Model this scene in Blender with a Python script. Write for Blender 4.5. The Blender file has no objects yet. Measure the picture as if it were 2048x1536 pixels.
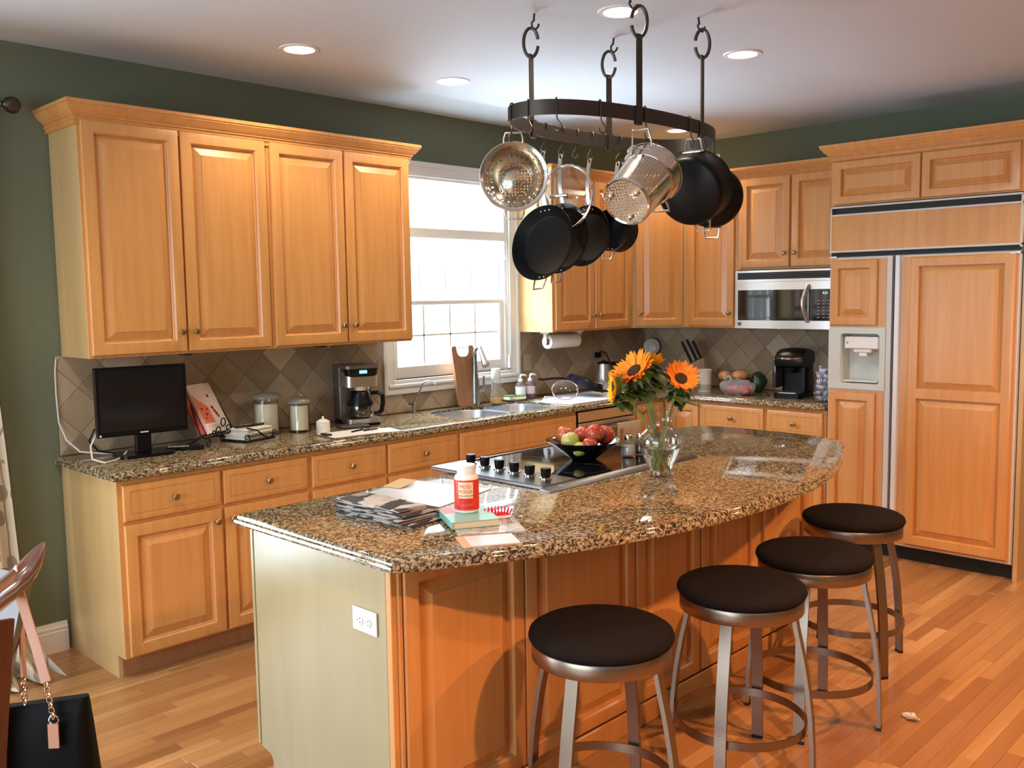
import bpy, bmesh, math, random
from mathutils import Vector, Matrix

random.seed(7)
SC = bpy.context.scene
COL = SC.collection
PI = math.pi

# ---------------------------------------------------------------- camera
YAW, PITCH, ROLL = 0.77341, -0.094576, -0.014779
CAM = Vector((-6.108, -4.4538, 1.6174))
FW = Vector((math.cos(YAW) * math.cos(PITCH), math.sin(YAW) * math.cos(PITCH), math.sin(PITCH)))
RT0 = Vector((math.sin(YAW), -math.cos(YAW), 0))
UP0 = RT0.cross(FW)
RT = RT0 * math.cos(ROLL) + UP0 * math.sin(ROLL)
UP = -RT0 * math.sin(ROLL) + UP0 * math.cos(ROLL)
cd = bpy.data.cameras.new('camera')
cd.sensor_width = 36
cd.lens = 1849.8 / 2048 * 36
cd.clip_start = 0.02
cam = bpy.data.objects.new('camera', cd)
COL.objects.link(cam)
cam.matrix_world = Matrix(((RT.x, UP.x, -FW.x, CAM.x), (RT.y, UP.y, -FW.y, CAM.y), (RT.z, UP.z, -FW.z, CAM.z), (0, 0, 0, 1)))
SC.camera = cam


def seen(p, m=0.06):
    d = Vector(p) - CAM
    z = d.dot(FW)
    if z < 0.3:
        return False
    u, v = d.dot(RT) / z * 1849.8 / 1024, d.dot(UP) / z * 1849.8 / 768
    return abs(u) < 1 + m and abs(v) < 1 + m


# ---------------------------------------------------------------- world, light, exposure
SC.view_settings.view_transform = 'Standard'
SC.view_settings.look = 'None'
SC.view_settings.gamma = 1
SC.view_settings.use_curve_mapping = False
SC.view_settings.exposure = 0.42
SC.cycles.use_denoising = True
SC.cycles.max_bounces = 10
SC.cycles.transparent_max_bounces = 12
SC.cycles.transmission_bounces = 10
SC.cycles.sample_clamp_indirect = 6
SC.cycles.caustics_reflective = False
SC.cycles.caustics_refractive = True

W = bpy.data.worlds.new('daylight')
SC.world = W
W.use_nodes = True
W.node_tree.nodes['Background'].inputs['Color'].default_value = (0.86, 0.95, 1.0, 1)
W.node_tree.nodes['Background'].inputs['Strength'].default_value = 1.5

ZC = 2.755     # ceiling height
COOL, WARM, AMBER = (0.74, 0.88, 1.0), (1.0, 0.79, 0.56), (1.0, 0.46, 0.18)


def area(name, loc, rot, sx, sy, power, col):
    l = bpy.data.lights.new(name, 'AREA')
    l.shape = 'RECTANGLE'
    l.size, l.size_y, l.energy, l.color = sx, sy, power, col
    o = bpy.data.objects.new(name, l)
    o.location, o.rotation_euler = loc, rot
    COL.objects.link(o)
    return o


# daylight entering by the kitchen window, the patio door and the window behind the camera
area('sky_daylight', (-2.7, 1.45, 3.40), (-math.radians(42), 0, 0), 5.2, 1.9, 1500, COOL)
area('garden_bounce', (-2.07, 1.25, 0.15), (-math.radians(140), 0, 0), 2.4, 1.5, 470, COOL)
area('patio_daylight', (-6.55, 0.12, 1.15), (-PI / 2, 0, 0), 2.3, 2.1, 110, COOL)
area('living_room_daylight', (-9.05, -3.2, 1.5), (0, -PI / 2, 0), 1.7, 3.2, 110, COOL)

CANS = [(-3.66, -0.74), (-2.72, -0.74), (-3.03, -2.09), (-2.065, -2.08), (-0.56, -0.69)]
CAN_OUT = [(-4.3, -4.7), (-2.3, -4.8), (-0.9, -3.9), (-5.4, -1.6)]


def downlight(x, y, power, col=WARM):
    l = bpy.data.lights.new('downlight_lamp', 'SPOT')
    l.energy, l.color, l.shadow_soft_size = power, col, 0.05
    l.spot_size, l.spot_blend = math.radians(150), 0.7
    o = bpy.data.objects.new('downlight_lamp', l)
    o.location = (x, y, ZC - 0.03)
    COL.objects.link(o)


for q in CANS:
    downlight(q[0], q[1], 24)
for q, w_ in zip(CAN_OUT, (230, 230, 70, 60)):
    downlight(q[0], q[1], w_, AMBER if w_ > 100 else WARM)

# ---------------------------------------------------------------- helpers
MW = {}
MATS = {}


class MB:
    def __init__(s, M=None):
        s.bm = bmesh.new()
        s.M = M or Matrix()

    def v(s, co):
        return s.bm.verts.new(s.M @ Vector(co))

    def face(s, vs):
        try:
            return s.bm.faces.new(vs)
        except ValueError:
            return None

    def box(s, x0, x1, y0, y1, z0, z1, b=0.0, seg=1):
        c = [s.v((x, y, z)) for z in (z0, z1) for y in (y0, y1) for x in (x0, x1)]
        fs = [s.face([c[i] for i in f]) for f in ((0, 2, 3, 1), (4, 5, 7, 6), (0, 1, 5, 4), (2, 6, 7, 3), (0, 4, 6, 2), (1, 3, 7, 5))]
        if b > 0:
            es = list({e for f in fs for e in f.edges})
            bmesh.ops.bevel(s.bm, geom=es, offset=b, segments=seg, affect='EDGES', profile=0.5)
        return s

    def loft(s, rings, cap0=True, cap1=True, cyc=True, closed=False):
        R = [[s.v(p) for p in r] for r in rings]
        n = len(R[0])
        pairs = list(zip(R, R[1:])) + ([(R[-1], R[0])] if closed else [])
        for a, b in pairs:
            for i in range(n if cyc else n - 1):
                j = (i + 1) % n
                s.face([a[i], a[j], b[j], b[i]])
        if not closed:
            if cap0:
                s.face(R[0][::-1])
            if cap1:
                s.face(R[-1])
        return s

    def lathe(s, prof, n=24, M=None, cap0=True, cap1=True, wob=0.0):
        M = M or Matrix()
        rings = []
        for r, h in prof:
            rings.append([M @ Vector((r * (1 + wob * math.sin(3 * a + h * 40)) * math.cos(a), r * (1 + wob * math.sin(3 * a + h * 40)) * math.sin(a), h)) for a in (2 * PI * i / n for i in range(n))])
        return s.loft(rings, cap0 and prof[0][0] > 1e-6, cap1 and prof[-1][0] > 1e-6)

    def cyl(s, p0, p1, r0, r1=None, n=16):
        p0, p1 = Vector(p0), Vector(p1)
        r1 = r0 if r1 is None else r1
        M = frame(p0, p1 - p0)
        return s.lathe([(r0, 0), (r1, (p1 - p0).length)], n, M)

    def tube(s, pts, r, n=8, closed=False, flat=None, up=None):
        pts = [Vector(p) for p in pts]
        N = len(pts)
        rings = []
        prev = None
        for i, p in enumerate(pts):
            if closed:
                t = pts[(i + 1) % N] - pts[i - 1]
            else:
                t = pts[min(i + 1, N - 1)] - pts[max(i - 1, 0)]
            t.normalize()
            if prev is None:
                a = Vector(up) if up else (Vector((0, 0, 1)) if abs(t.z) < 0.9 else Vector((1, 0, 0)))
            else:
                a = prev
            a = (a - t * a.dot(t)).normalized()
            prev = a
            b = t.cross(a)
            rr = r[i] if isinstance(r, (list, tuple)) else r
            if flat:
                w, h = flat
                rings.append([p + a * u * h + b * q * w for u, q in ((-.5, -.5), (-.5, .5), (.5, .5), (.5, -.5))])
            else:
                rings.append([p + a * rr * math.cos(k) + b * rr * math.sin(k) for k in (2 * PI * j / n for j in range(n))])
        return s.loft(rings, closed=closed)

    def prism(s, poly, z0, z1, M=None):
        M = M or Matrix()
        return s.loft([[M @ Vector((x, y, z)) for x, y in poly] for z in (z0, z1)])

    def ball(s, c, r, n=16, m=10, M=None):
        rx, ry, rz = r if isinstance(r, (tuple, list)) else (r, r, r)
        prof = [(math.sin(PI * i / m), -math.cos(PI * i / m)) for i in range(m + 1)]
        prof[0] = (0.02, -1)
        prof[-1] = (0.02, 1)
        T = Matrix.Translation(c) @ (M or Matrix()) @ Matrix.Diagonal((rx, ry, rz, 1))
        return s.lathe(prof, n, T)


def frame(o, z, y=None):
    z = Vector(z).normalized()
    y = Vector(y) if y is not None else (Vector((0, 0, 1)) if abs(z.z) < 0.95 else Vector((0, 1, 0)))
    x = y.cross(z).normalized()
    y = z.cross(x).normalized()
    o = Vector(o)
    return Matrix(((x.x, y.x, z.x, o.x), (x.y, y.y, z.y, o.y), (x.z, y.z, z.z, o.z), (0, 0, 0, 1)))


def tag(o, label=None, cat=None, group=None, kind=None):
    for k, v in (('label', label), ('category', cat), ('group', group), ('kind', kind)):
        if v:
            o[k] = v
    return o


def thing(name, label, cat, loc=(0, 0, 0), rz=0.0, group=None, M=None):
    o = bpy.data.objects.new(name, None)
    o.empty_display_size = 0.05
    COL.objects.link(o)
    M = M or (Matrix.Translation(loc) @ Matrix.Rotation(rz, 4, 'Z'))
    o.matrix_world = M
    MW[o.name] = M
    return tag(o, label, cat, group)


def mesh_of(mb, mat, smooth=35):
    bmesh.ops.recalc_face_normals(mb.bm, faces=mb.bm.faces[:])
    me = bpy.data.meshes.new('mesh')
    mb.bm.to_mesh(me)
    mb.bm.free()
    if smooth:
        for p in me.polygons:
            p.use_smooth = True
        me.set_sharp_from_angle(angle=math.radians(smooth))
    for m in (mat if isinstance(mat, (list, tuple)) else [mat]):
        me.materials.append(m)
    return me


def part(name, mb, mat, parent=None, world=False, label=None, smooth=35, kind=None):
    """one mesh object; geometry is in the parent's frame, or in the room's frame when world=True"""
    me = mb if isinstance(mb, bpy.types.Mesh) else mesh_of(mb, mat, smooth)
    o = bpy.data.objects.new(name, me)
    COL.objects.link(o)
    if parent is not None:
        if world:
            me.transform(MW[parent.name].inverted())
        o.parent = parent
        MW[o.name] = MW[parent.name]
    else:
        MW[o.name] = Matrix()
    return tag(o, label=label, kind=kind)


def solo(name, mb, mat, label, cat, group=None, smooth=35, base=None):
    """a thing that is a single mesh, origin at its base"""
    bm = mb.bm
    if base is None:
        cs = [v.co for v in bm.verts]
        base = Vector(((min(c.x for c in cs) + max(c.x for c in cs)) / 2, (min(c.y for c in cs) + max(c.y for c in cs)) / 2, min(c.z for c in cs)))
    base = Vector(base)
    bmesh.ops.translate(bm, verts=bm.verts[:], vec=-base)
    o = part(name, mb, mat, smooth=smooth)
    o.location = base
    MW[o.name] = Matrix.Translation(base)
    return tag(o, label, cat, group)


def struct(name, mb, mat, smooth=0):
    return part(name, mb, mat, kind='structure', smooth=smooth)


def arc(cx, cy, r, a0, a1, n):
    return [(cx + r * math.cos(a0 + (a1 - a0) * i / n), cy + r * math.sin(a0 + (a1 - a0) * i / n)) for i in range(n + 1)]


def rrect(x0, x1, y0, y1, r, n=4):
    r = min(r, (x1 - x0) / 2 - 1e-4, (y1 - y0) / 2 - 1e-4)
    return arc(x1 - r, y1 - r, r, 0, PI / 2, n) + arc(x0 + r, y1 - r, r, PI / 2, PI, n) + arc(x0 + r, y0 + r, r, PI, 1.5 * PI, n) + arc(x1 - r, y0 + r, r, 1.5 * PI, 2 * PI, n)


def offset(poly, d):
    """inward offset of a counter-clockwise polygon"""
    out = []
    n = len(poly)
    for i in range(n):
        a, b, c = Vector(poly[i - 1]), Vector(poly[i]), Vector(poly[(i + 1) % n])
        e, f = (b - a).normalized(), (c - b).normalized()
        n1, n2 = Vector((-e.y, e.x)), Vector((-f.y, f.x))
        k = 1 + n1.dot(n2)
        out.append(tuple(b + (n1 + n2) * (d / max(k, 0.3))))
    return out


# ---------------------------------------------------------------- materials
def mat(name, col=(0.8, 0.8, 0.8), rough=0.5, metal=0.0, **kw):
    m = bpy.data.materials.new(name)
    m.use_nodes = True
    b = m.node_tree.nodes['Principled BSDF']
    b.inputs['Base Color'].default_value = (*col, 1)
    b.inputs['Roughness'].default_value = rough
    b.inputs['Metallic'].default_value = metal
    for k, v in kw.items():
        b.inputs[k].default_value = v
    MATS[name] = m
    return m


def nd(m, t, **kw):
    n = m.node_tree.nodes.new(t)
    for k, v in kw.items():
        if k in n.inputs:
            n.inputs[k].default_value = v
        else:
            setattr(n, k, v)
    return n


def ln(m, a, ao, b, bi):
    m.node_tree.links.new(a.outputs[ao], b.inputs[bi])


def ramp(m, stops):
    r = nd(m, 'ShaderNodeValToRGB')
    el = r.color_ramp.elements
    while len(el) < len(stops):
        el.new(0.5)
    for e, (p, c) in zip(el, stops):
        e.position = p
        e.color = (*c, 1)
    return r


def bsdf(m):
    return m.node_tree.nodes['Principled BSDF']


def pos_scaled(m, sc, src='Position'):
    g = nd(m, 'ShaderNodeNewGeometry') if src == 'Position' else nd(m, 'ShaderNodeTexCoord')
    mp = nd(m, 'ShaderNodeMapping')
    mp.inputs['Scale'].default_value = sc
    ln(m, g, src, mp, 'Vector')
    return mp


def wood(name, c1, c2, rough=0.35, sc=(26, 26, 1.6), coat=0.25, src='Position', bump=0.0):
    m = mat(name, c1, rough)
    mp = pos_scaled(m, sc, src)
    n = nd(m, 'ShaderNodeTexNoise', Scale=1.0, Detail=5.0, Roughness=0.6, Distortion=0.4)
    ln(m, mp, 'Vector', n, 'Vector')
    r = ramp(m, [(0.32, c2), (0.62, c1)])
    ln(m, n, 'Fac', r, 'Fac')
    ln(m, r, 'Color', bsdf(m), 'Base Color')
    bsdf(m).inputs['Coat Weight'].default_value = coat
    bsdf(m).inputs['Coat Roughness'].default_value = 0.25
    return m


MAPLE = wood('maple', (0.65, 0.315, 0.100), (0.575, 0.262, 0.077), 0.36)
MAPLE_SIDE = wood('maple_veneer', (0.58, 0.395, 0.180), (0.51, 0.33, 0.140), 0.33, sc=(8, 8, 0.8))
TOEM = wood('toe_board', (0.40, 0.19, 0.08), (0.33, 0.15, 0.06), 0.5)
WALL = mat('olive_wall_paint', (0.138, 0.158, 0.102), 0.75)
CEIL = mat('ceiling_paint', (0.60, 0.665, 0.735), 0.9)
WHITE = mat('white_trim_paint', (0.78, 0.78, 0.77), 0.4)
SHADE = mat('white_shade_fabric', (0.85, 0.87, 0.85), 0.8, **{'Transmission Weight': 0.0})
GLASSP = mat('window_pane_glass', (1, 1, 1), 0.0, **{'Transmission Weight': 1.0, 'IOR': 1.02})
STEEL = mat('brushed_steel', (0.62, 0.60, 0.58), 0.28, 1.0)
STEELB = mat('bright_steel', (0.72, 0.68, 0.63), 0.12, 1.0)
STOOLM = mat('brushed_nickel', (0.30, 0.24, 0.19), 0.34, 1.0)
TAPM = mat('tap_steel', (0.30, 0.29, 0.28), 0.30, 1.0)
CHROME = mat('chrome', (0.8, 0.8, 0.8), 0.06, 1.0)
BRONZE = mat('rack_graphite_metal', (0.085, 0.072, 0.062), 0.40, 0.85)
KNOBM = mat('antique_brass', (0.36, 0.25, 0.13), 0.3, 1.0)
BLACKPL = mat('black_plastic', (0.004, 0.004, 0.005), 0.28, **{'Specular IOR Level': .22})
BLACKMT = mat('black_matte', (0.006, 0.006, 0.006), 0.6)
NONSTK = mat('black_nonstick', (0.003, 0.003, 0.004), 0.42, 0.0, **{'Specular IOR Level': .15})
ANOD = mat('hard_anodised', (0.004, 0.004, 0.004), 0.40, 0.0, **{'Specular IOR Level': .25})
WHITEPL = mat('white_plastic', (0.80, 0.80, 0.78), 0.3)
CREAMPL = mat('almond_plastic', (0.55, 0.52, 0.40), 0.35)
CERAM = mat('white_ceramic', (0.72, 0.68, 0.58), 0.18)
IRON = mat('wrought_iron', (0.012, 0.010, 0.009), 0.5, 0.5)
PAPER = mat('white_paper', (0.80, 0.79, 0.77), 0.7)


def thin_glass(name, tint, edge=.5, blend=.35):
    m = mat(name, (1, 1, 1), 0)
    nt = m.node_tree
    tr, gl, mx, lw, mr = (nt.nodes.new(t) for t in ('ShaderNodeBsdfTransparent', 'ShaderNodeBsdfGlossy', 'ShaderNodeMixShader', 'ShaderNodeLayerWeight', 'ShaderNodeMapRange'))
    tr.inputs['Color'].default_value = (*tint, 1)
    gl.inputs['Roughness'].default_value = .02
    lw.inputs['Blend'].default_value = blend
    mr.inputs['To Min'].default_value = .04
    mr.inputs['To Max'].default_value = edge
    nt.links.new(lw.outputs['Facing'], mr.inputs['Value'])
    nt.links.new(mr.outputs[0], mx.inputs[0])
    nt.links.new(tr.outputs[0], mx.inputs[1])
    nt.links.new(gl.outputs[0], mx.inputs[2])
    nt.links.new(mx.outputs[0], nt.nodes['Material Output'].inputs['Surface'])
    return m


GLASS = thin_glass('clear_glass', (.96, .97, .96), .65, .3)
WATER = mat('water', (0.97, 1.0, 0.97), 0.0, **{'Transmission Weight': 1.0, 'IOR': 1.33})
FABBLK = mat('stool_fabric', (0.012, 0.009, 0.008), 0.95, **{'Specular IOR Level': .1})


def granite():
    m = mat('granite', (0.5, 0.36, 0.2), 0.045)
    g = nd(m, 'ShaderNodeNewGeometry')
    n0 = nd(m, 'ShaderNodeTexNoise', Scale=26.0, Detail=3.0)
    ln(m, g, 'Position', n0, 'Vector')
    mx = nd(m, 'ShaderNodeVectorMath', operation='MULTIPLY_ADD')
    mx.inputs[1].default_value = (0.030, 0.030, 0.030)
    ln(m, n0, 'Color', mx, 0)
    ln(m, g, 'Position', mx, 2)
    vo = nd(m, 'ShaderNodeTexVoronoi', Scale=165.0)
    ln(m, mx, 'Vector', vo, 'Vector')
    sep = nd(m, 'ShaderNodeSeparateColor')
    ln(m, vo, 'Color', sep, 'Color')
    big = nd(m, 'ShaderNodeTexNoise', Scale=60.0, Detail=5.0, Roughness=0.65)
    ln(m, g, 'Position', big, 'Vector')
    ad = nd(m, 'ShaderNodeMath', operation='MULTIPLY_ADD')
    ad.inputs[1].default_value = 0.42
    ln(m, sep, 'Red', ad, 0)
    sc = nd(m, 'ShaderNodeMath', operation='MULTIPLY')
    sc.inputs[1].default_value = 0.72
    ln(m, big, 'Fac', sc, 0)
    ln(m, sc, 'Value', ad, 2)
    r = ramp(m, [(0.37, (0.014, 0.011, 0.008)), (0.46, (0.055, 0.038, 0.023)), (0.56, (0.165, 0.118, 0.068)), (0.69, (0.36, 0.278, 0.152)), (0.88, (0.52, 0.445, 0.29))])
    ln(m, ad, 'Value', r, 'Fac')
    ln(m, r, 'Color', bsdf(m), 'Base Color')
    bsdf(m).inputs['IOR'].default_value = 1.75
    return m


GRAN = granite()


def tinted(name, stops, rough, sc, noise_amt=0.35, rough2=None, coat=0.0):
    """colour from the per-piece 'tint' attribute plus noise"""
    m = mat(name, stops[0][1], rough)
    at = nd(m, 'ShaderNodeAttribute')
    at.attribute_name = 'tint'
    mp = pos_scaled(m, sc)
    cv = nd(m, 'ShaderNodeVectorMath', operation='MULTIPLY_ADD')
    cv.inputs[1].default_value = (37, 11, 5)
    ln(m, at, 'Vector', cv, 0)
    ln(m, mp, 'Vector', cv, 2)
    n = nd(m, 'ShaderNodeTexNoise', Scale=1.0, Detail=6.0, Roughness=0.62, Distortion=0.6)
    ln(m, cv, 'Vector', n, 'Vector')
    a = nd(m, 'ShaderNodeMath', operation='MULTIPLY_ADD')
    a.inputs[1].default_value = noise_amt
    ln(m, n, 'Fac', a, 0)
    ln(m, at, 'Fac', a, 2)
    r = ramp(m, stops)
    ln(m, a, 'Value', r, 'Fac')
    ln(m, r, 'Color', bsdf(m), 'Base Color')
    bsdf(m).inputs['Coat Weight'].default_value = coat
    bsdf(m).inputs['Coat Roughness'].default_value = 0.12
    return m


OAK = tinted('oak_strip', [(0.12, (0.15, 0.055, 0.018)), (0.5, (0.29, 0.125, 0.042)), (0.9, (0.43, 0.215, 0.078)), (1.25, (0.52, 0.29, 0.12))], 0.3, (1.6, 38, 1), 0.5, coat=0.35)
STONE = tinted('travertine_tile', [(0.1, (0.215, 0.150, 0.093)), (0.55, (0.345, 0.255, 0.162)), (1.0, (0.50, 0.40, 0.275))], 0.45, (9, 9, 9), 0.55)
GROUT = mat('grout', (0.22, 0.17, 0.12), 0.9)


def set_tint(me, t):
    a = me.attributes.new('tint', 'FLOAT', 'POINT')
    a.data.foreach_set('value', t if isinstance(t, list) else [t] * len(me.vertices))

# ================================================================ the room
XL, YB = -9.1, -7.0
WX0, WX1, WZ0, WZ1 = -2.60, -1.57, 1.10, 2.38      # kitchen window opening
w = MB()
for x0, x1, z0, z1 in ((WX1, 0.14, 0, ZC), (WX0, WX1, 0, WZ0), (WX0, WX1, WZ1, ZC), (-5.4, WX0, 0, ZC), (-7.7, -5.4, 2.1, ZC), (XL - .14, -7.7, 0, ZC)):
    w.box(x0, x1, 0, 0.14, z0, z1)
wall_left = struct('wall_left', w, WALL)
wall_right = struct('wall_right', MB().box(0, 0.14, YB, 0, 0, ZC), WALL)
struct('wall_back', MB().box(XL, 0.14, YB - .14, YB, 0, ZC), WALL)
w = MB()
for y0, y1, z0, z1 in ((-1.5, 0, 0, ZC), (YB, -4.9, 0, ZC), (-4.9, -1.5, 0, .6), (-4.9, -1.5, 2.4, ZC)):
    w.box(XL - .14, XL, y0, y1, z0, z1)
struct('wall_near', w, WALL)
m = CEIL
n_ = nd(m, 'ShaderNodeTexNoise', Scale=90.0, Detail=3.0)
b_ = nd(m, 'ShaderNodeBump', Strength=0.25, Distance=0.004)
g_ = nd(m, 'ShaderNodeNewGeometry')
ln(m, g_, 'Position', n_, 'Vector')
ln(m, n_, 'Fac', b_, 'Height')
ln(m, b_, 'Normal', bsdf(m), 'Normal')
struct('ceiling', MB().box(XL - .14, .14, YB - .14, .14, ZC, ZC + .1), CEIL)

# floor: subfloor with oak strips laid along X
floor = struct('floor', MB().box(XL - .14, .14, YB - .14, .14, -.06, -.009), TOEM)


def plank_mb(mb, x0, x1, y0, y1):
    r = lambda i, z: [(x0 + i, y0 + i, z), (x1 - i, y0 + i, z), (x1 - i, y1 - i, z), (x0 + i, y1 - i, z)]
    mb.loft([r(.0003, -.009), r(.0003, -.0009), r(.0011, 0)], cap0=False)


rnd = random.Random(11)
PW = 0.0572
cand, rest = [], []
y = YB
while y < 0:
    x = XL - rnd.random()
    while x < 0:
        L = rnd.uniform(0.35, 1.25)
        a, b = max(x, XL), min(x + L, 0)
        if b - a > .04:
            t = min(1, max(0, rnd.gauss(.45, .14)))
            c = ((a + b) / 2, y + PW / 2, 0)
            hid = (-4.5 < a and b < -2.1 and -2.42 < y < -1.75) or y > -.55 or (a > -.55 and y > -2.9)
            vis = (not hid) and any(seen((q, c[1], 0), 0.0) for q in (a, c[0], b))
            ((cand if vis else rest)).append(((Vector(c) - CAM).length, a, b, y, t))
        x += L
    y += PW
cand.sort()
for d, a, b, y, t in cand[:300]:
    mb = MB()
    plank_mb(mb, a, b, y, min(y + PW, 0))
    o = part('plank', mb, OAK, floor, smooth=0)
    set_tint(o.data, t)
mb = MB()
tl = []
for d, a, b, y, t in rest + cand[300:]:
    plank_mb(mb, a, b, y, min(y + PW, 0))
    tl += [t] * 12
o = part('planks', mb, OAK, floor, smooth=0, kind='stuff')
set_tint(o.data, tl)


# backsplash: 15 cm travertine tiles set on the diagonal
def clip(poly, axis, lim, keep_less):
    out = []
    for i in range(len(poly)):
        a, b = poly[i - 1], poly[i]
        ia = (a[axis] <= lim) if keep_less else (a[axis] >= lim)
        ib = (b[axis] <= lim) if keep_less else (b[axis] >= lim)
        if ia != ib:
            k = (lim - a[axis]) / (b[axis] - a[axis])
            out.append((a[0] + k * (b[0] - a[0]), a[1] + k * (b[1] - a[1])))
        if ib:
            out.append(b)
    return out


def tiles(wall, u0, u1, z0, z1, phase, to3):
    H = .1075
    k = int((u0 - phase) / H) - 3
    while phase + k * H < u1 + H:
        for j in range(-1, 6):
            if (k + j) % 2:
                continue
            cu, cz = phase + k * H, 1.2225 + (j - 3) * H + H
            g = H - .0022
            poly = [(cu + g, cz), (cu, cz + g), (cu - g, cz), (cu, cz - g)]
            for ax, lim, less in ((0, u0, False), (0, u1, True), (1, z0, False), (1, z1, True)):
                if poly:
                    poly = clip(poly, ax, lim, less)
            if len(poly) < 3:
                continue
            us, zs = [p[0] for p in poly], [p[1] for p in poly]
            if (max(us) - min(us)) * (max(zs) - min(zs)) < 2e-4:
                continue
            ins = offset(poly, .0012)
            mb = MB()
            mb.loft([[to3(u, z, d) for u, z in pl] for pl, d in ((poly, 0.001), (poly, .0085), (ins, .0095))], cap0=False)
            o = part('tile', mb, STONE, wall, smooth=0)
            t = .55 if rnd.random() < .5 else .2
            set_tint(o.data, min(.95, max(0, t + rnd.uniform(-.18, .2))))
        k += 1


L3 = lambda u, z, d: (u, -d, z)
R3 = lambda u, z, d: (-d, -u, z)
for u0, u1, z0, z1 in ((-4.545, -2.672, .914, 1.375), (-2.672, -1.478, .914, 1.028), (-1.478, -.0095, .914, 1.375)):
    tiles(wall_left, u0, u1, z0, z1, -3.48, L3)
    part('grout', MB().box(u0, u1, -.0075, 0.001, z0, z1), GROUT, wall_left)
tiles(wall_right, .0095, 1.843, .914, 1.42, .97, R3)
part('grout', MB().box(-.0075, .001, -1.843, -.0095, .914, 1.42), GROUT, wall_right)

# baseboard on the olive wall
mb = MB()
for x0, x1 in ((-5.35, -4.56),):
    pr = [(0, 0), (-.016, 0), (-.016, .095), (-.012, .10), (-.014, .112), (-.008, .125), (-.006, .138), (0, .138)]
    mb.loft([[(x, y, z) for y, z in pr] for x in (x0, x1)])
struct('baseboard_left', mb, WHITE)

# ---------------------------------------------------------------- window over the sink
GL = mat('thin_glass', (1, 1, 1), 0)
nt = GL.node_tree
tr_, gl_, mx_ = (nt.nodes.new(t) for t in ('ShaderNodeBsdfTransparent', 'ShaderNodeBsdfGlossy', 'ShaderNodeMixShader'))
gl_.inputs['Roughness'].default_value = 0.0
mx_.inputs[0].default_value = 0.05
nt.links.new(tr_.outputs[0], mx_.inputs[1])
nt.links.new(gl_.outputs[0], mx_.inputs[2])
nt.links.new(mx_.outputs[0], nt.nodes['Material Output'].inputs['Surface'])

win = bpy.data.objects.new('window_1', None)
COL.objects.link(win)
win.location = (-2.085, 0, 1.03)
MW['window_1'] = Matrix.Translation(win.location)
win['kind'] = 'structure'
P = lambda n, mb, m, **k: part(n, mb, m, win, world=True, **k)
# casing with a stepped profile, mitred
cx0, cx1, cz0, cz1 = -2.668, -1.482, 1.03, 2.45
ring = lambda i, y: [(cx0 + i, y, cz0 + i), (cx1 - i, y, cz0 + i), (cx1 - i, y, cz1 - i), (cx0 + i, y, cz1 - i)]
mb = MB()
mb.loft([ring(0, -.001), ring(0, -.024), ring(.012, -.028), ring(.026, -.026), ring(.030, -.019), ring(.070, -.015), ring(.078, -.019), ring(.088, -.019), ring(.088, .005), ring(.088, .10)], cap0=False, cap1=False)
P('casing', mb, WHITE)
mb = MB()
mb.box(-2.60, -1.57, -.022, .10, 1.085, 1.118, .004)
mb.box(-2.64, -1.51, -.034, -.018, 1.070, 1.092, .004)
P('sill', mb, WHITE)
mb = MB()
mb.box(-2.60, -1.57, -.004, .09, 1.985, 2.05, .004)
P('transom_rail', mb, WHITE)
mb = MB()
for x0, x1 in ((-2.60, -2.565), (-1.605, -1.57)):
    mb.box(x0, x1, .0, .10, 1.10, 2.38, .003)
mb.box(-2.60, -1.57, 0, .10, 2.345, 2.38, .003)
P('jamb', mb, WHITE)


def sash(name, z0, z1, y0, y1, rb, rt, nm):
    mb = MB()
    mb.box(-2.565, -2.533, y0, y1, z0, z1, .003)
    mb.box(-1.643, -1.605, y0, y1, z0, z1, .003)
    mb.box(-2.535, -1.64, y0, y1, z0, z0 + rb, .003)
    mb.box(-2.535, -1.64, y0, y1, z1 - rt, z1, .003)
    s = P(name, mb, WHITE)
    a, b, c, d = -2.533, -1.643, z0 + rb, z1 - rt
    ym = (y0 + y1) / 2
    mz = (c + d) / 2
    q = MB()
    for i in range(1, 4):
        xx = a + (b - a) * i / 4
        q.box(xx - .0055, xx + .0055, ym - .006, ym + .006, c, d)
    if nm:
        q.box(a, b, ym - .006, ym + .006, mz - .0055, mz + .0055)
    part('muntin', q, WHITE, s, world=True)
    for i in range(4):
        for k in range(2 if nm else 1):
            zz0, zz1 = (c + (d - c) * k / 2, c + (d - c) * (k + 1) / 2) if nm else (c, d)
            part('pane', MB().box(a + (b - a) * i / 4, a + (b - a) * (i + 1) / 4, ym - .0015, ym + .0015, zz0, zz1), GL, s, world=True)


sash('lower_sash', 1.118, 1.600, .015, .045, .075, .030, True)
sash('upper_sash', 1.565, 1.985, .050, .080, .030, .035, False)
P('transom_pane', MB().box(-2.565, -1.605, .06, .063, 2.05, 2.345), GL)
# shades: transom shade fully down, lower shade drawn up
SHM = mat('backlit_shade', (0.86, 0.88, 0.87), 0.8)
nt = SHM.node_tree
tl_ = nt.nodes.new('ShaderNodeBsdfTranslucent')
tl_.inputs['Color'].default_value = (.88, .92, .92, 1)
mx_ = nt.nodes.new('ShaderNodeMixShader')
mx_.inputs[0].default_value = 0.6
nt.links.new(bsdf(SHM).outputs[0], mx_.inputs[1])
nt.links.new(tl_.outputs[0], mx_.inputs[2])
nt.links.new(mx_.outputs[0], nt.nodes['Material Output'].inputs['Surface'])


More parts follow.
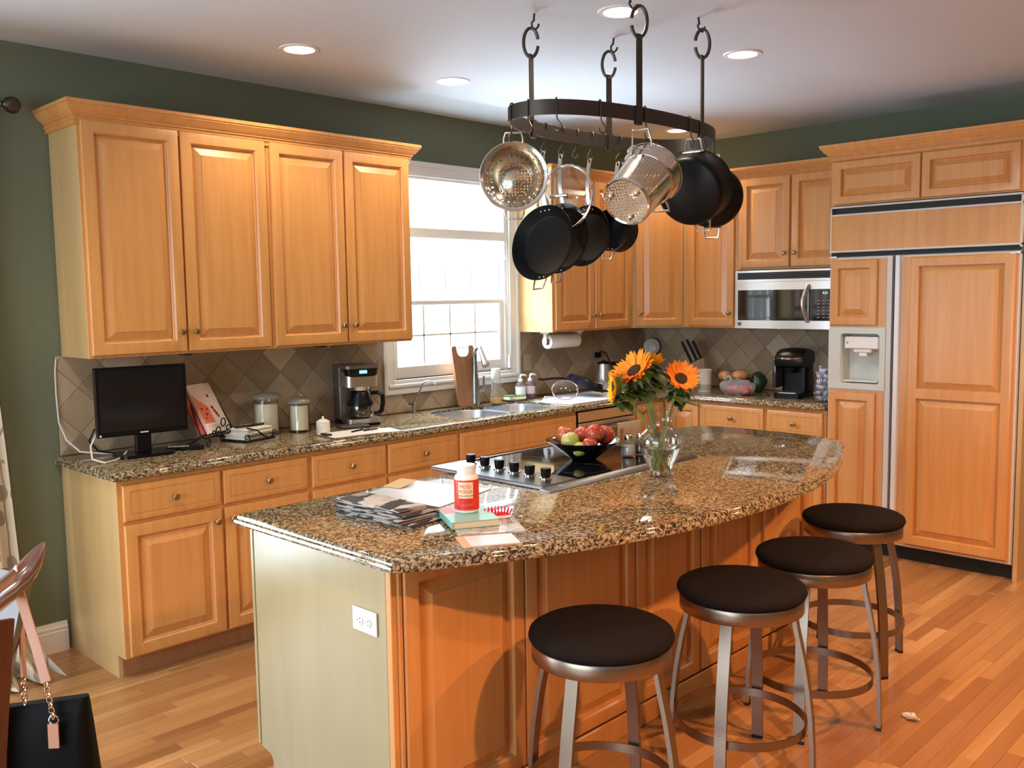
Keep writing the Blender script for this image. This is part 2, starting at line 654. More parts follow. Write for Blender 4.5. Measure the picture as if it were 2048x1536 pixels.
def pleats(z0, z1, y, n):
    mb = MB()
    pts = []
    for i in range(2 * n + 1):
        z = z1 + (z0 - z1) * i / (2 * n)
        pts.append((y - (.012 if i % 2 else 0), z))
    mb.loft([[(x, yy, z) for yy, z in pts] for x in (-2.555, -1.612)], cap0=False, cap1=False, cyc=False)
    mb.box(-2.555, -1.612, y - .018, y + .004, z0 - .018, z0, .002)
    return mb


P('transom_shade', pleats(2.085, 2.342, .02, 8), SHM)
P('lower_shade', pleats(1.885, 1.972, -.004, 3), SHM)
mb = MB()
mb.tube([(-1.587, -.012, 1.98), (-1.585, -.014, 1.6), (-1.583, -.014, 1.20)], .0016, 6)
mb.tube([(-1.592, -.012, 1.98), (-1.589, -.014, 1.6), (-1.584, -.014, 1.20)], .0016, 6)
P('shade_cord', mb, WHITE)
P('cord_tassel', MB().lathe([(.004, .09), (.008, .07), (.011, .02), (.012, 0), (.004, -.004)], 10, Matrix.Translation((-1.583, -.014, 1.13))), WHITE)

# patio door opening beyond the left edge of the picture, with its frame
pd = bpy.data.objects.new('door_1', None)
COL.objects.link(pd)
MW['door_1'] = Matrix()
pd['kind'] = 'structure'
mb = MB()
for x0, x1 in ((-7.7, -7.6), (-6.6, -6.5), (-5.5, -5.4)):
    mb.box(x0, x1, .02, .10, 0, 2.1, .004)
mb.box(-7.7, -5.4, .02, .10, 2.0, 2.1, .004)
mb.box(-7.7, -5.4, .02, .10, 0, .16, .004)
part('door_frame', mb, WHITE, pd)

# downlights
LENS = mat('lamp_lens', (1, .9, .8), .5, **{'Emission Color': (1.0, 0.86, 0.70, 1), 'Emission Strength': 9.0})
LAB = ['recessed ceiling light above the left cabinets, leftmost of the five', 'recessed ceiling light near the window wall, second from left',
       'recessed ceiling light behind the rear chain link of the pot rack', 'recessed ceiling light rightmost in the picture, right of the pot rack',
       'small far recessed ceiling light half hidden by the pot rack band']
for (x, y), lb in zip(CANS + CAN_OUT, LAB + ['recessed ceiling light outside the picture'] * 4):
    if lb.endswith('outside the picture') :
        t = thing('recessed_light', lb, 'ceiling light', (x, y, ZC), group='recessed lights outside the picture')
    else:
        t = thing('recessed_light', lb, 'ceiling light', (x, y, ZC))
    part('trim_ring', MB().lathe([(.066, -.001), (.070, -.006), (.088, -.005), (.092, 0)], 40, cap0=False, cap1=False), WHITE, t)
    part('lens', MB().lathe([(.067, 0), (.067, -.003)], 40), LENS, t)

# ================================================================ cabinets
def rect(i, y, w, h):
    return [(i, y, i), (w - i, y, i), (w - i, y, h - i), (i, y, h - i)]


def raised(mb, w, h, s0=.056, y0=0.0, dx=0, dz=0, k=1.0):
    """raised centre panel in a frame opening"""
    sh = lambda r: [(x + dx, y + y0, z + dz) for x, y, z in r]
    mb.loft([sh(rect(s0, -.006, w, h)), sh(rect(s0 + .005, -.0015, w, h)), sh(rect(s0 + .009, -.0015, w, h)), sh(rect(s0 + .009 + .036 * k, -.0165, w, h)), sh(rect(s0 + .0098 + .036 * k, -.0190, w, h))], cap0=False)
    return mb


def knob(parent, x, z, y=-.02, lab=None):
    M = frame((x, y, z), (0, -1, 0))
    return part('knob', MB().lathe([(.009, 0), (.007, .004), (.0055, .012), (.0085, .016), (.0145, .020), (.0155, .025), (.012, .030), (.004, .0325)], 18, M), KNOBM, parent)


def door_parts(t, x, z, w, h, kx=None, kz=None, k=1.0, y=0.0, name='door', split=None, mt=None, s=.056):
    """door front frame with its raised panel and knob; x,z lower left corner seen from the front"""
    mt = mt or MAPLE
    mb = MB(Matrix.Translation((x, y, z)))
    outer = [rect(0, 0, w, h), rect(0, -.013, w, h), rect(.003, -.0185, w, h), rect(.008, -.020, w, h)]
    if split:
        mb.loft(outer, cap0=False, cap1=False)
        # flat frame as a face with two openings: four strips + mid rail
        yy = -.020
        zz = [(.008, s), (split - s * .5, split + s * .5), (h - s, h - .008)]
        for a, b in zz:
            mb.face([mb.v(p) for p in ((.008, yy, a), (w - .008, yy, a), (w - .008, yy, b), (.008, yy, b))])
        for a, b in ((s, split - s * .5), (split + s * .5, h - s)):
            mb.face([mb.v(p) for p in ((.008, yy, a), (s, yy, a), (s, yy, b), (.008, yy, b))])
            mb.face([mb.v(p) for p in ((w - s, yy, a), (w - .008, yy, a), (w - .008, yy, b), (w - s, yy, b))])
            r = lambda i, q: [(s + i, q, a + i), (w - s - i, q, a + i), (w - s - i, q, b - i), (s + i, q, b - i)]
            mb.loft([r(0, yy), r(.003, -.013), r(.004, -.006)], cap0=False, cap1=False)
    else:
        mb.loft(outer + [rect(s - .006, -.020, w, h), rect(s - .003, -.0165, w, h), rect(s, -.013, w, h), rect(s + .001, -.001, w, h)], cap0=False, cap1=False)
    d = part(name, mb, mt, t, smooth=25)
    if split:
        for a, b in ((s, split - s * .5), (split + s * .5, h - s)):
            part('panel', raised(MB(Matrix.Translation((x, y, z))), w - 2 * s, b - a, -.0005, 0, s, a, k), mt, d, smooth=20)
    else:
        part('panel', raised(MB(Matrix.Translation((x, y, z))), w, h, s - .001, k=k), mt, d, smooth=20)
    if kx is not None:
        knob(d, x + kx, z + kz, y - .02)
    return d


def drawer_parts(t, x, z, w, h, kn=True, y=0.0, mt=None):
    mt = mt or MAPLE
    mb = MB(Matrix.Translation((x, y, z)))
    mb.loft([rect(0, 0, w, h), rect(0, -.012, w, h), rect(.003, -.017, w, h), rect(.010, -.020, w, h), rect(.0295, -.020, w, h), rect(.0305, -.0175, w, h), rect(.0325, -.0175, w, h), rect(.0335, -.020, w, h)], cap0=False)
    d = part('drawer', mb, mt, t, smooth=25)
    if kn:
        knob(d, x + w / 2, z + h / 2, y - .02)
    return d


def cabinet(name, label, loc, rz, w, h, dep, z0=0.0, toe=0.0, low=None, group=None, cat='cabinet'):
    """local x along the front, fronts face -y at y=-dep; the back is at y=0"""
    t = thing(name, label, cat, (loc[0], loc[1], z0), rz, group)
    mb = MB()
    top = low if low else h
    mb.box(0, w, -dep, -.0105, toe, top, .001)
    if low:
        mb.box(0, w, -dep, -dep + .02, top, h)
    if toe:
        mb.box(0, .018, -dep + .075, -.0105, 0, toe)
        mb.box(w - .018, w, -dep + .075, -.0105, 0, toe)
    part('carcass', mb, MAPLE_SIDE, t)
    part('face_frame', MB().box(.0005, w - .0005, -dep - .0008, -dep + .012, toe + .001, h - .001), MAPLE, t)
    if toe:
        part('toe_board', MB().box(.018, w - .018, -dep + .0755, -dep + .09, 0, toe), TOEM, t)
    return t


R90 = -PI / 2
HU, ZU = 1.035, 1.372
UD = .33


def knobpair(i, w):
    return (w - .030) if i == 0 else .030


def upper(label, loc, rz, w, doors, z0=ZU, h=HU, dep=UD, kn=True, dz=(.012, .012)):
    t = cabinet('upper_cabinet', label, loc, rz, w, h, dep, z0)
    for x, dw, kx in doors:
        door_parts(t, x, dz[0], dw, h - dz[0] - dz[1], kx, .092 if kn else None, y=-dep)
    return t


u = upper('tall double-door maple wall cabinet above the television, leftmost on the wall', (-4.515, 0), 0, .905, [(.012, .434, .404), (.456, .437, .030)])
upper('tall double-door maple wall cabinet above the coffee maker, left of the window', (-3.608, 0), 0, .905, [(.014, .436, .406), (.462, .437, .030)])
# the pale veneer end beside the window
upper('maple wall cabinet right of the window with a pale side, above the paper towels', (-1.49, 0), 0, .878, [(.020, .406, .376), (.436, .41, .030)])
upper('single-door maple wall cabinet between the corner and the microwave', (0, -.612), R90, .428, [(.030, .375, .345)])
t = upper('short double-door maple wall cabinet directly above the microwave', (0, -1.042), R90, .800, [(.022, .370, .340), (.405, .372, .030)], z0=1.775, h=.632)
# diagonal corner cabinet
t = thing('corner_cabinet', 'diagonal corner maple wall cabinet with one door, behind the hanging pans', 'cabinet', (0, 0, ZU))
poly = [(-.0105, -.0105), (-.612, -.0105), (-.612, -.33), (-.33, -.612), (-.0105, -.612)]
part('carcass', MB().prism(poly, 0, HU), MAPLE_SIDE, t)
wd = .399
tt = Matrix.Translation((-.612, -.33, 0)) @ Matrix.Rotation(-PI / 4, 4, 'Z')


def door_at(t, M, x, z, w, h, kx, kz, **k):
    d = door_parts(t, x, z, w, h, kx, kz, **k)
    for o in [d] + list(d.children):
        o.data.transform(M)
    return d


door_at(t, tt, .026, .012, wd - .052, HU - .024, .030, .092)

# base cabinets on the window wall
BD, BH = .61, .874


def base(label, loc, rz, w, fronts, low=None, name='base_cabinet'):
    t = cabinet(name, label, loc, rz, w, BH, BD, 0, .102, low)
    for f in fronts:
        if f[0] == 'd':
            drawer_parts(t, f[1], .695, f[2], .158, True, -BD)
        elif f[0] == 'f':
            drawer_parts(t, f[1], .695, f[2], .158, False, -BD)
        else:
            door_parts(t, f[1], .112, f[2], .568, f[3], .515, y=-BD)
    return t


base('maple base cabinet at the left end of the counter, under the television', (-4.545, 0), 0, .936,
     [('d', .020, .443), ('d', .478, .446), ('p', .020, .443, .413), ('p', .478, .446, .030)])
base('maple base cabinet under the coffee maker, partly hidden by the island', (-3.609, 0), 0, .988,
     [('d', .014, .454), ('d', .484, .490), ('p', .014, .454, .424), ('p', .484, .490, .030)])
base('maple sink base cabinet with a long blank front panel under the window', (-2.621, 0), 0, 1.031,
     [('f', .010, 1.010), ('p', .010, .500, .470), ('p', .52, .500, .030)], low=.64, name='sink_cabinet')
# corner base
t = thing('corner_base_cabinet', 'maple corner base cabinet beside the dishwasher with an angled pair of doors', 'cabinet', (0, 0, 0))
poly = [(-.0105, -.0105), (-.962, -.0105), (-.962, -.61), (-.61, -.61), (-.61, -.925), (-.0105, -.925)]
part('carcass', MB().prism(poly, .102, BH), MAPLE_SIDE, t)
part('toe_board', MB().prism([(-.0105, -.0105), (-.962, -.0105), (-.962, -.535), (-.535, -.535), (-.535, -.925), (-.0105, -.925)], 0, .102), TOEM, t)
door_parts(t, -.945, .112, .31, .741, .030, .69, y=-BD)
door_at(t, Matrix.Translation((-.61, -.61, 0)) @ Matrix.Rotation(R90, 4, 'Z'), .025, .112, .275, .741, None, None)
base('maple base cabinet of the right-hand run with the wide drawer, beside the corner', (0, -.925), R90, .50, [('d', .012, .476), ('p', .012, .476, .446)])
base('maple base cabinet of the right-hand run with the narrow drawer, beside the refrigerator', (0, -1.427), R90, .416, [('d', .012, .385), ('p', .012, .385, .030)])

# refrigerator surround
FX = .615
t = cabinet('refrigerator_cabinet', 'maple cabinet with two wide short doors directly above the refrigerator', (0, -1.843), R90, 1.087, .30, .60, 2.137)
door_parts(t, .022, .008, .516, .255, k=.75, y=-.60, s=.050)
door_parts(t, .546, .008, .516, .255, k=.75, y=-.60, s=.050)
solo('side_panel', MB().box(-.60, -.002, -2.955, -2.931, 0, 2.437, .001), MAPLE_SIDE, 'tall plain maple end panel at the right side of the refrigerator', 'panel')


# crown mouldings: profile swept along a path (points seen from above, room on the left)
def crown(label, path, z, hgt=.066, out=.058):
    prof = [(0, -.034), (.009, -.034), (.012, -.030), (.009, -.026), (.009, -.016), (.015, -.013), (.018, -.008), (.014, -.004), (.014, .002), (.022, .004), (.022, .009), (.028, .013), (.037, .022), (.045, .034), (out - .006, .042), (out - .006, .047), (out, .050), (out, hgt - .003), (out - .003, hgt), (0, hgt)]
    n = len(path)
    rings = []
    for i, p in enumerate(path):
        p = Vector(p)
        dirs = []
        if i > 0:
            dirs.append((p - Vector(path[i - 1])).normalized())
        if i < n - 1:
            dirs.append((Vector(path[i + 1]) - p).normalized())
        nn = [Vector((d.y, -d.x)) for d in dirs]
        q = nn[0] if len(nn) == 1 else (nn[0] + nn[1]) / (1 + nn[0].dot(nn[1]))
        rings.append([(p.x + q.x * o, p.y + q.y * o, z + h) for o, h in prof])
    mb = MB().loft(rings)
    return solo('crown_molding', mb, MAPLE, label, 'molding', smooth=20)


crown('maple crown molding along the top of the wall cabinets left of the window', [(-4.515, -.002), (-4.515, -.33), (-2.703, -.33), (-2.703, -.002)], 2.407)
crown('maple crown molding stepping round the corner wall cabinets, behind the hanging pans', [(-1.49, -.002), (-1.49, -.33), (-.612, -.33), (-.33, -.612), (-.33, -1.838)], 2.407)
crown('deeper maple crown molding on top of the refrigerator cabinet', [(-.40, -1.8435), (-.602, -1.8435), (-.602, -2.957), (-.002, -2.957)], 2.438)

# ================================================================ island
IX0, IX1, IY0, IY1 = -4.552, -2.075, -1.715, -2.447
t = thing('kitchen_island', 'maple kitchen island base with raised panels facing the stools', 'island', ((IX0 + IX1) / 2, -2.08, 0))
mb = MB()
mb.box(IX0 + .018, IX1, IY1, IY0, .102, .662)
mb.box(IX0 + .018, -3.70, IY1, IY0, .662, BH)
mb.box(-2.74, IX1, IY1, IY0, .662, BH)
mb.box(-3.70, -2.74, IY1, IY1 + .02, .662, BH)
mb.box(-3.70, -2.74, IY0 - .02, IY0, .662, BH)
part('carcass', mb, MAPLE_SIDE, t, world=True)
mb = MB()
mb.box(IX0 + .018, IX1 - .02, IY1 + .001, IY0 - .07, 0, .102)
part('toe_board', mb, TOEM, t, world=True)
# veneer end with toe notch and a lighter edge band
ev = [(IY1 + .022, 0), (IY0 - .075, 0), (IY0 - .075, .075), (IY0 - .060, .095), (IY0, .108), (IY0, BH), (IY1 + .022, BH)]
mb = MB()
mb.loft([[(x, y, z) for y, z in ev] for x in (IX0, IX0 + .018)])
END = wood('end_veneer', (0.355, 0.290, 0.135), (0.31, 0.245, 0.108), 0.22, sc=(5, 5, .7), coat=.5)
part('end_panel', mb, END, t, world=True)
mb = MB()
mb.box(IX0 - .003, IX0 + .020, IY0 - .003, IY0 + .013, .112, BH, .0015)
part('edge_band', mb, END, t, world=True)
mb = MB()
mb.box(IX0 - .001, IX0 + .019, IY1 - .004, IY1 + .021, 0, BH, .002)
mb.box(IX0 + .019, IX0 + .034, IY1 - .012, IY1, .0, BH, .003)
part('corner_stile', mb, MAPLE, t, world=True)
for x, wd in ((-4.515, .487), (-4.022, .584), (-3.430, .420), (-2.998, .440), (-2.500, .420)):
    mbM = Matrix.Translation((x, IY1, 0))
    d = door_at(t, MW[t.name].inverted() @ mbM, 0, .10, wd, .765, None, None, name='panel_frame')
# toe base moulding under the stool side
mb = MB()
mb.box(IX0 + .02, IX1, IY1 - .012, IY1, 0, .085, .004)
part('base_molding', mb, MAPLE, t, world=True)


def outlet(name, label, M, horiz=True, col=None):
    """duplex outlet, local z out of the wall, local x along the long side"""
    t = thing(name, label, 'outlet', M=M)
    part('cover_plate', MB().box(-.0575, .0575, -.035, .035, 0, .005, .0018), col or WHITEPL, t)
    for sx in (-.0195, .0195):
        part('receptacle', MB().lathe([(.0165, .004), (.0165, .0075), (.015, .008)], 20, Matrix.Translation((sx, 0, 0)) @ Matrix.Diagonal((.85, 1, 1, 1))), col or WHITEPL, t)
        mb = MB()
        for dy in (-.006, .006):
            mb.box(sx - .001, sx + .006, dy - .001, dy + .001, .0075, .0085)
        mb.ball((sx - .0075, 0, .0078), (.0022, .0022, .001), 8, 4)
        part('slot', mb, BLACKMT, t)
    part('screw', MB().lathe([(.003, .005), (.0025, .0062)], 10), STEEL, t)
    return t


outlet('power_outlet', 'white double power outlet on the end of the island', frame((IX0 - .0005, -2.330, .690), (-1, 0, 0), (0, 0, 1)))
outlet('power_outlet', 'beige double power outlet on the tiles right of the window', frame((-1.40, -.0098, 1.155), (0, -1, 0), (1, 0, 0)), col=mat('beige_plastic', (.42, .33, .22), .5))

outlet('power_outlet', 'beige power outlet on the tiles between coffee maker and window casing', frame((-2.728, -.0098, 1.165), (0, -1, 0), (1, 0, 0)), col=MATS['beige_plastic'])


# ================================================================ granite tops
EDGE = [(0.006, .876), (.001, .879), (0, .884), (0, .890), (.002, .894), (.007, .8955), (.009, .898), (.009, .902), (.011, .908), (.016, .9125), (.021, .914)]


def top_slab(poly, holes, t):
    mb = MB()
    rings = [[(x, y, z) for x, y in offset(poly, i)] for i, z in EDGE]
    mb.loft(rings, cap0=False, cap1=False)
    bm = mb.bm
    for z, inset in ((.914, .021), (.876, .006)):
        es = []
        loops = [offset(poly, inset)] + holes
        for lp in loops:
            vs = [bm.verts.new((x, y, z)) for x, y in lp]
            es += [bm.edges.new((vs[i - 1], vs[i])) for i in range(len(vs))]
        bmesh.ops.triangle_fill(bm, edges=es, use_beauty=True)
    for h in holes:
        mb.loft([[(x, y, z) for x, y in h] for z in (.876, .910)] + [[(x, y, .914) for x, y in h]], cap0=False, cap1=False)
    bmesh.ops.remove_doubles(bm, verts=bm.verts[:], dist=1e-5)
    return mb


poly = [(-4.573, -.648), (-.648, -.648), (-.648, -1.842), (-.0105, -1.842), (-.0105, -.0105), (-4.573, -.0105)]
SINK = rrect(-2.50, -1.64, -.570, -.135, .17, 8)
mb = top_slab(poly, [SINK], None)
solo('countertop', mb, GRAN, 'speckled granite countertop running under the window and round the corner', 'countertop', smooth=40)


def arc_y(x):
    return -.345 - math.sqrt(max(0, 2.56 ** 2 - (x + 3.25) ** 2))


ip = [(-4.603, -1.685), (-4.603, arc_y(-4.603))]
N = 44
for i in range(1, N):
    x = -4.603 + (2.62) * i / N
    ip.append((x, arc_y(x)))
# rounded right end
x0 = -1.983
ip += [(x0, arc_y(x0)), (-1.915, -2.555), (-1.872, -2.49), (-1.842, -2.40), (-1.828, -2.30), (-1.822, -2.18), (-1.824, -2.0), (-1.835, -1.87), (-1.865, -1.78), (-1.92, -1.72), (-2.0, -1.69), (-2.09, -1.685)]
COOK = [(-3.645, -2.205), (-2.795, -2.205), (-2.795, -1.745), (-3.645, -1.745)]
mb = top_slab(ip, [], None)
solo('island_countertop', mb, GRAN, 'large granite island top with a curved front edge and moulded rim', 'countertop', smooth=40)

# ================================================================ sink, taps, dishwasher
t = thing('sink', 'steel double-bowl sink set under the granite below the window', 'sink', (-2.08, -.34, .70))
def bowl(x0, x1, y0, y1, zb, r):
    rr = lambda i, z, q=0: [(x, y, z) for x, y in rrect(x0 + i, x1 - i, y0 + i, y1 - i, r, 6)]
    return MB().loft([rr(-.010, .902), rr(0, .902), rr(.002, .896), rr(.006, zb + .03), rr(.03, zb)], cap0=False)
STB = mat('sink_steel', (.60, .66, .70), .30, 1.0)
part('bowl', bowl(-2.484, -2.06, -.555, -.152, .70, .14), STB, t, world=True)
part('bowl', bowl(-2.035, -1.656, -.545, -.152, .74, .13), STB, t, world=True)
for x, z in ((-2.27, .7005), (-1.85, .7405)):
    part('drain', MB().lathe([(.045, 0), (.043, .004), (.030, .002), (.012, .001)], 20, Matrix.Translation((x, -.33, z))), CHROME, t, world=True)

t = thing('kitchen_faucet', 'tall brushed pull-down faucet behind the sink', 'faucet', (-1.985, -.092, .914), -.30)
part('body', MB().lathe([(.030, 0), (.032, .006), (.031, .02), (.028, .06), (.030, .10), (.026, .16), (.019, .22), (.017, .26)], 20), TAPM, t)
pts = [(0, 0, .25), (0, 0, .30)] + [(.0, -.055 + .055 * math.cos(a), .31 + .075 * math.sin(a)) for a in (PI * k / 14 for k in range(0, 12))]
part('spout', MB().tube(pts, [.0155] * 4 + [.0145] * 10, 12), TAPM, t)
e = Vector(pts[-1])
dr = (e - Vector(pts[-2])).normalized()
part('spray_head', MB().lathe([(.015, 0), (.017, .012), (.0175, .03), (.021, .07), (.0245, .105), (.0235, .112), (.016, .114)], 18, frame(e, dr)), TAPM, t)
part('lever', MB().tube([(.024, -.01, .085), (.045, -.02, .095), (.052, -.022, .13), (.054, -.022, .19)], [.010, .009, .008, .007], 10), TAPM, t)

t = thing('filter_tap', 'small thin gooseneck filter tap on the counter left of the sink', 'faucet', (-2.475, -.060, .914))
part('base', MB().lathe([(.017, 0), (.017, .004), (.011, .008), (.011, .05), (.013, .052), (.010, .058)], 16), TAPM, t)
part('spout', MB().tube([(0, 0, .055), (.006, -.012, .09), (.022, -.04, .14)] + [(.022 + .03 * (1 - math.cos(a)) , -.04 - .05 * (1 - math.cos(a)) * .9, .14 + .055 * math.sin(a)) for a in (PI * k / 10 for k in range(2, 9))], .0052, 8), TAPM, t)
part('lever', MB().box(-.042, .004, -.005, .005, .050, .056, .001), BLACKPL, t)

t = thing('dishwasher', 'stainless dishwasher with a bar handle between sink and corner cabinet', 'dishwasher', (-1.275, -.3, 0))
part('body', MB().box(-1.583, -.970, -.585, -.02, .102, .870), BLACKMT, t, world=True)
part('door', MB().box(-1.576, -.976, -.628, -.586, .115, .790, .004), STEEL, t, world=True)
part('control_strip', MB().box(-1.576, -.976, -.628, -.586, .796, .866, .004), STEEL, t, world=True)
part('toe_board', MB().box(-1.58, -.972, -.545, -.535, 0, .102), BLACKMT, t, world=True)
mb = MB()
mb.tube([(-1.545, -.628, .745), (-1.545, -.672, .745)], .011, 12)
mb.tube([(-1.007, -.628, .745), (-1.007, -.672, .745)], .011, 12)
mb.tube([(-1.56, -.672, .745), (-.992, -.672, .745)], .013, 14)
part('handle', mb, STEEL, t, world=True)

def cloth(x0, x1, yb, yf, zt, zb1, zb2, amp=.006, n=14, seed=1, th=.004):
    """towel folded over a rod running along x"""
    path = [(yb, zb1), (yb, zt - .06), (yb, zt)] + [((yb + yf) / 2 - (yf - yb) / 2 * math.cos(a) * -1 * -1, zt + .014 * math.sin(a)) for a in (PI * k / 5 for k in range(1, 5))] + [(yf, zt), (yf, zt - .06), (yf, (zt + zb2) / 2), (yf, zb2)]
    rings = []
    for side in (0, 1):
        pass
    mb = MB()
    rows = []
    for i, (y, z) in enumerate(path):
        row = []
        for j in range(n + 1):
            x = x0 + (x1 - x0) * j / n
            wv = amp * math.sin(j * 1.3 + seed) * (0.2 if abs(z - zt) < .03 else 1)
            row.append((x, y + wv * (1 if i > len(path) / 2 else -1) * .6, z))
        rows.append(row)
    outer = [[(x, y, z) for x, y, z in r] for r in rows]
    V = [[mb.v(p) for p in r] for r in outer]
    for a, b in zip(V, V[1:]):
        for j in range(n):
            mb.face([a[j], a[j + 1], b[j + 1], b[j]])
    g = bmesh.ops.solidify(mb.bm, geom=mb.bm.faces[:], thickness=th)
    return mb


TOWEL = mat('cream_towel_cotton', (.82, .68, .50), .95)
o = solo('dish_towel', cloth(-1.255, -.995, -.652, -.694, .752, .50, .40, .004, seed=2), TOWEL, 'cream dish towel folded over the dishwasher handle', 'towel')
mb = MB()
for x in (-1.238, -1.226, -1.214):
    mb.box(x, x + .004, -.7035, -.7005, .42, .73)
bmesh.ops.transform(mb.bm, matrix=MW[o.name].inverted(), verts=mb.bm.verts[:])
part('stripe', mb, mat('towel_stripe', (.36, .13, .06), .95), o)

# ================================================================ microwave
BLKGL = mat('black_appliance_glass', (.010, .011, .013), .05, 0.0, **{'Specular IOR Level': .8})
t = thing('microwave', 'stainless over-the-counter microwave with a black window, under the short cabinets', 'microwave', (-.2, -1.44, 1.373))
y0, y1 = -1.048, -1.838
z0, z1 = 1.373, 1.768
part('body', MB().box(-.355, -.002, y1, y0, z0 + .012, z1, .003), STEEL, t, world=True)
# bowed stainless front
def bow(ya, yb, za, zb, bulge, x=-.378, n=12, th=.024, hole=None):
    f = lambda y: x - bulge * math.sin(PI * (y - y1) / (y0 - y1))
    mb = MB()
    pts = [ya + (yb - ya) * i / n for i in range(n + 1)]
    mb.loft([[(f(y), y, za), (f(y), y, zb), (f(y) + th, y, zb), (f(y) + th, y, za)] for y in pts])
    return mb
part('front_panel', bow(y1, y0, z0, z0 + .315, .016), STEEL, t, world=True)
part('top_rail', bow(y1, y0, z0 + .318, z1, .012), STEEL, t, world=True)
part('window', bow(-1.072, -1.590, z0 + .055, z0 + .262, .016, x=-.3795, th=.01), BLKGL, t, world=True)
part('control_panel', bow(-1.605, -1.815, z0 + .055, z0 + .262, .016, x=-.3795, th=.01), BLKGL, t, world=True)
part('vent_grille', bow(-1.068, -1.820, z0 + .334, z0 + .381, .012, x=-.3795, th=.01), BLACKPL, t, world=True)
mb = MB()
for k in range(3):
    mb.box(-.3965, -.392, -1.815, -1.075, z0 + .342 + k * .013, z0 + .347 + k * .013)
part('vent_slats', mb, mat('grille_dark', (.04, .04, .045), .3), t, world=True)
mb = MB()
hp = []
for k in range(13):
    s = k / 12
    hp.append((-.402 - .042 * math.sin(PI * s), -1.600 + .018 * math.sin(PI * s), z0 + .045 + .245 * s))
mb.tube(hp, [.009] + [.0125] * 11 + [.009], 14)
part('handle', mb, STEEL, t, world=True)
DISP = mat('green_display', (0, 0, 0), .5, **{'Emission Color': (.25, 1, .45, 1), 'Emission Strength': 1.6})


def text_mesh(s, size, depth=0.0, align='CENTER', font_w=1.0):
    c = bpy.data.curves.new('lettering', 'FONT')
    c.body, c.size, c.align_x, c.align_y, c.extrude = s, size, align, 'CENTER', depth
    c.resolution_u = 3
    o = bpy.data.objects.new('lettering', c)
    me = bpy.data.meshes.new_from_object(o)
    bm = bmesh.new()
    bm.from_mesh(me)
    bpy.data.objects.remove(o)
    bpy.data.meshes.remove(me)
    bpy.data.curves.remove(c)
    mb = MB()
    mb.bm.free()
    mb.bm = bm
    if font_w != 1:
        bmesh.ops.scale(bm, vec=(font_w, 1, 1), verts=bm.verts[:])
    return mb


def lettering(parent, s, size, M, m, name='lettering', depth=.0004, w=1.0, warp=None):
    mb = text_mesh(s, size, depth, font_w=w)
    for v in mb.bm.verts:
        v.co = (warp(v.co) if warp else v.co)
    bmesh.ops.transform(mb.bm, matrix=M, verts=mb.bm.verts[:])
    me = bpy.data.meshes.new('mesh')
    mb.bm.to_mesh(me)
    mb.bm.free()
    me.materials.append(m)
    o = bpy.data.objects.new(name, me)
    COL.objects.link(o)
    o.parent = parent
    MW[o.name] = MW[parent.name]
    me.transform(MW[parent.name].inverted())
    return o


lettering(t, '4:21', .022, frame((-.3925, -1.715, z0 + .236), (-1, 0, 0), (0, 0, 1)), DISP, 'display')
GREY = mat('key_legend_grey', (.30, .30, .30), .6)
mb = MB()
for r in range(6):
    for c in range(4):
        mb.box(-.3915, -.3905, -1.66 - c * .035 - .018, -1.66 - c * .035, z0 + .075 + r * .022, z0 + .080 + r * .022)
part('key_legends', mb, GREY, t, world=True)
mb = MB().lathe([(.0125, 0), (.0125, .002), (.010, .0025)], 20, frame((-.3835, -1.085, z0 + .030), (-1, 0, 0)))
part('round_emblem', mb, mat('emblem_grey', (.12, .12, .13), .3, .6), t, world=True)
mb = MB().tube([Vector((-.3865, -1.085, z0 + .030)) + Vector((0, .009 * math.cos(a), .009 * math.sin(a))) for a in (2 * PI * k / 20 for k in range(20))], .0012, 6, closed=True)
mb.tube([(-.3865, -1.0805, z0 + .033), (-.3865, -1.083, z0 + .026), (-.3865, -1.086, z0 + .033), (-.3865, -1.0885, z0 + .026)], .0011, 6)
part('emblem_script', mb, STEELB, t, world=True)

# ================================================================ refrigerator
FRW = mat('refrigerator_white_frame', (.62, .62, .60), .35)
FY0, FY1 = -1.852, -2.925
t = thing('refrigerator', 'built-in side-by-side refrigerator with maple panels and a white ice dispenser', 'refrigerator', (-.3, -2.385, 0))
mb = MB()
mb.box(-.48, -.004, FY1, FY0, .09, 2.128)
for ya, yb, za, zb in ((FY1, FY0, .09, 1.05), (FY1, FY0, 1.364, 2.128), (FY1, FY0 - .324, 1.05, 1.364), (FY0 - .076, FY0, 1.05, 1.364)):
    mb.box(-.595, -.48, ya, yb, za, zb)
part('body', mb, FRW, t, world=True)
part('toe_grille', MB().box(-.545, -.02, FY1, FY0, 0, .09), BLACKMT, t, world=True)
FR = Matrix.Translation((-.596, FY0, 0)) @ Matrix.Rotation(R90, 4, 'Z')     # local x to the right, -y out


def fbox(*a, **k):
    return MB(FR).box(*a, **k)


FWD = FY0 - FY1
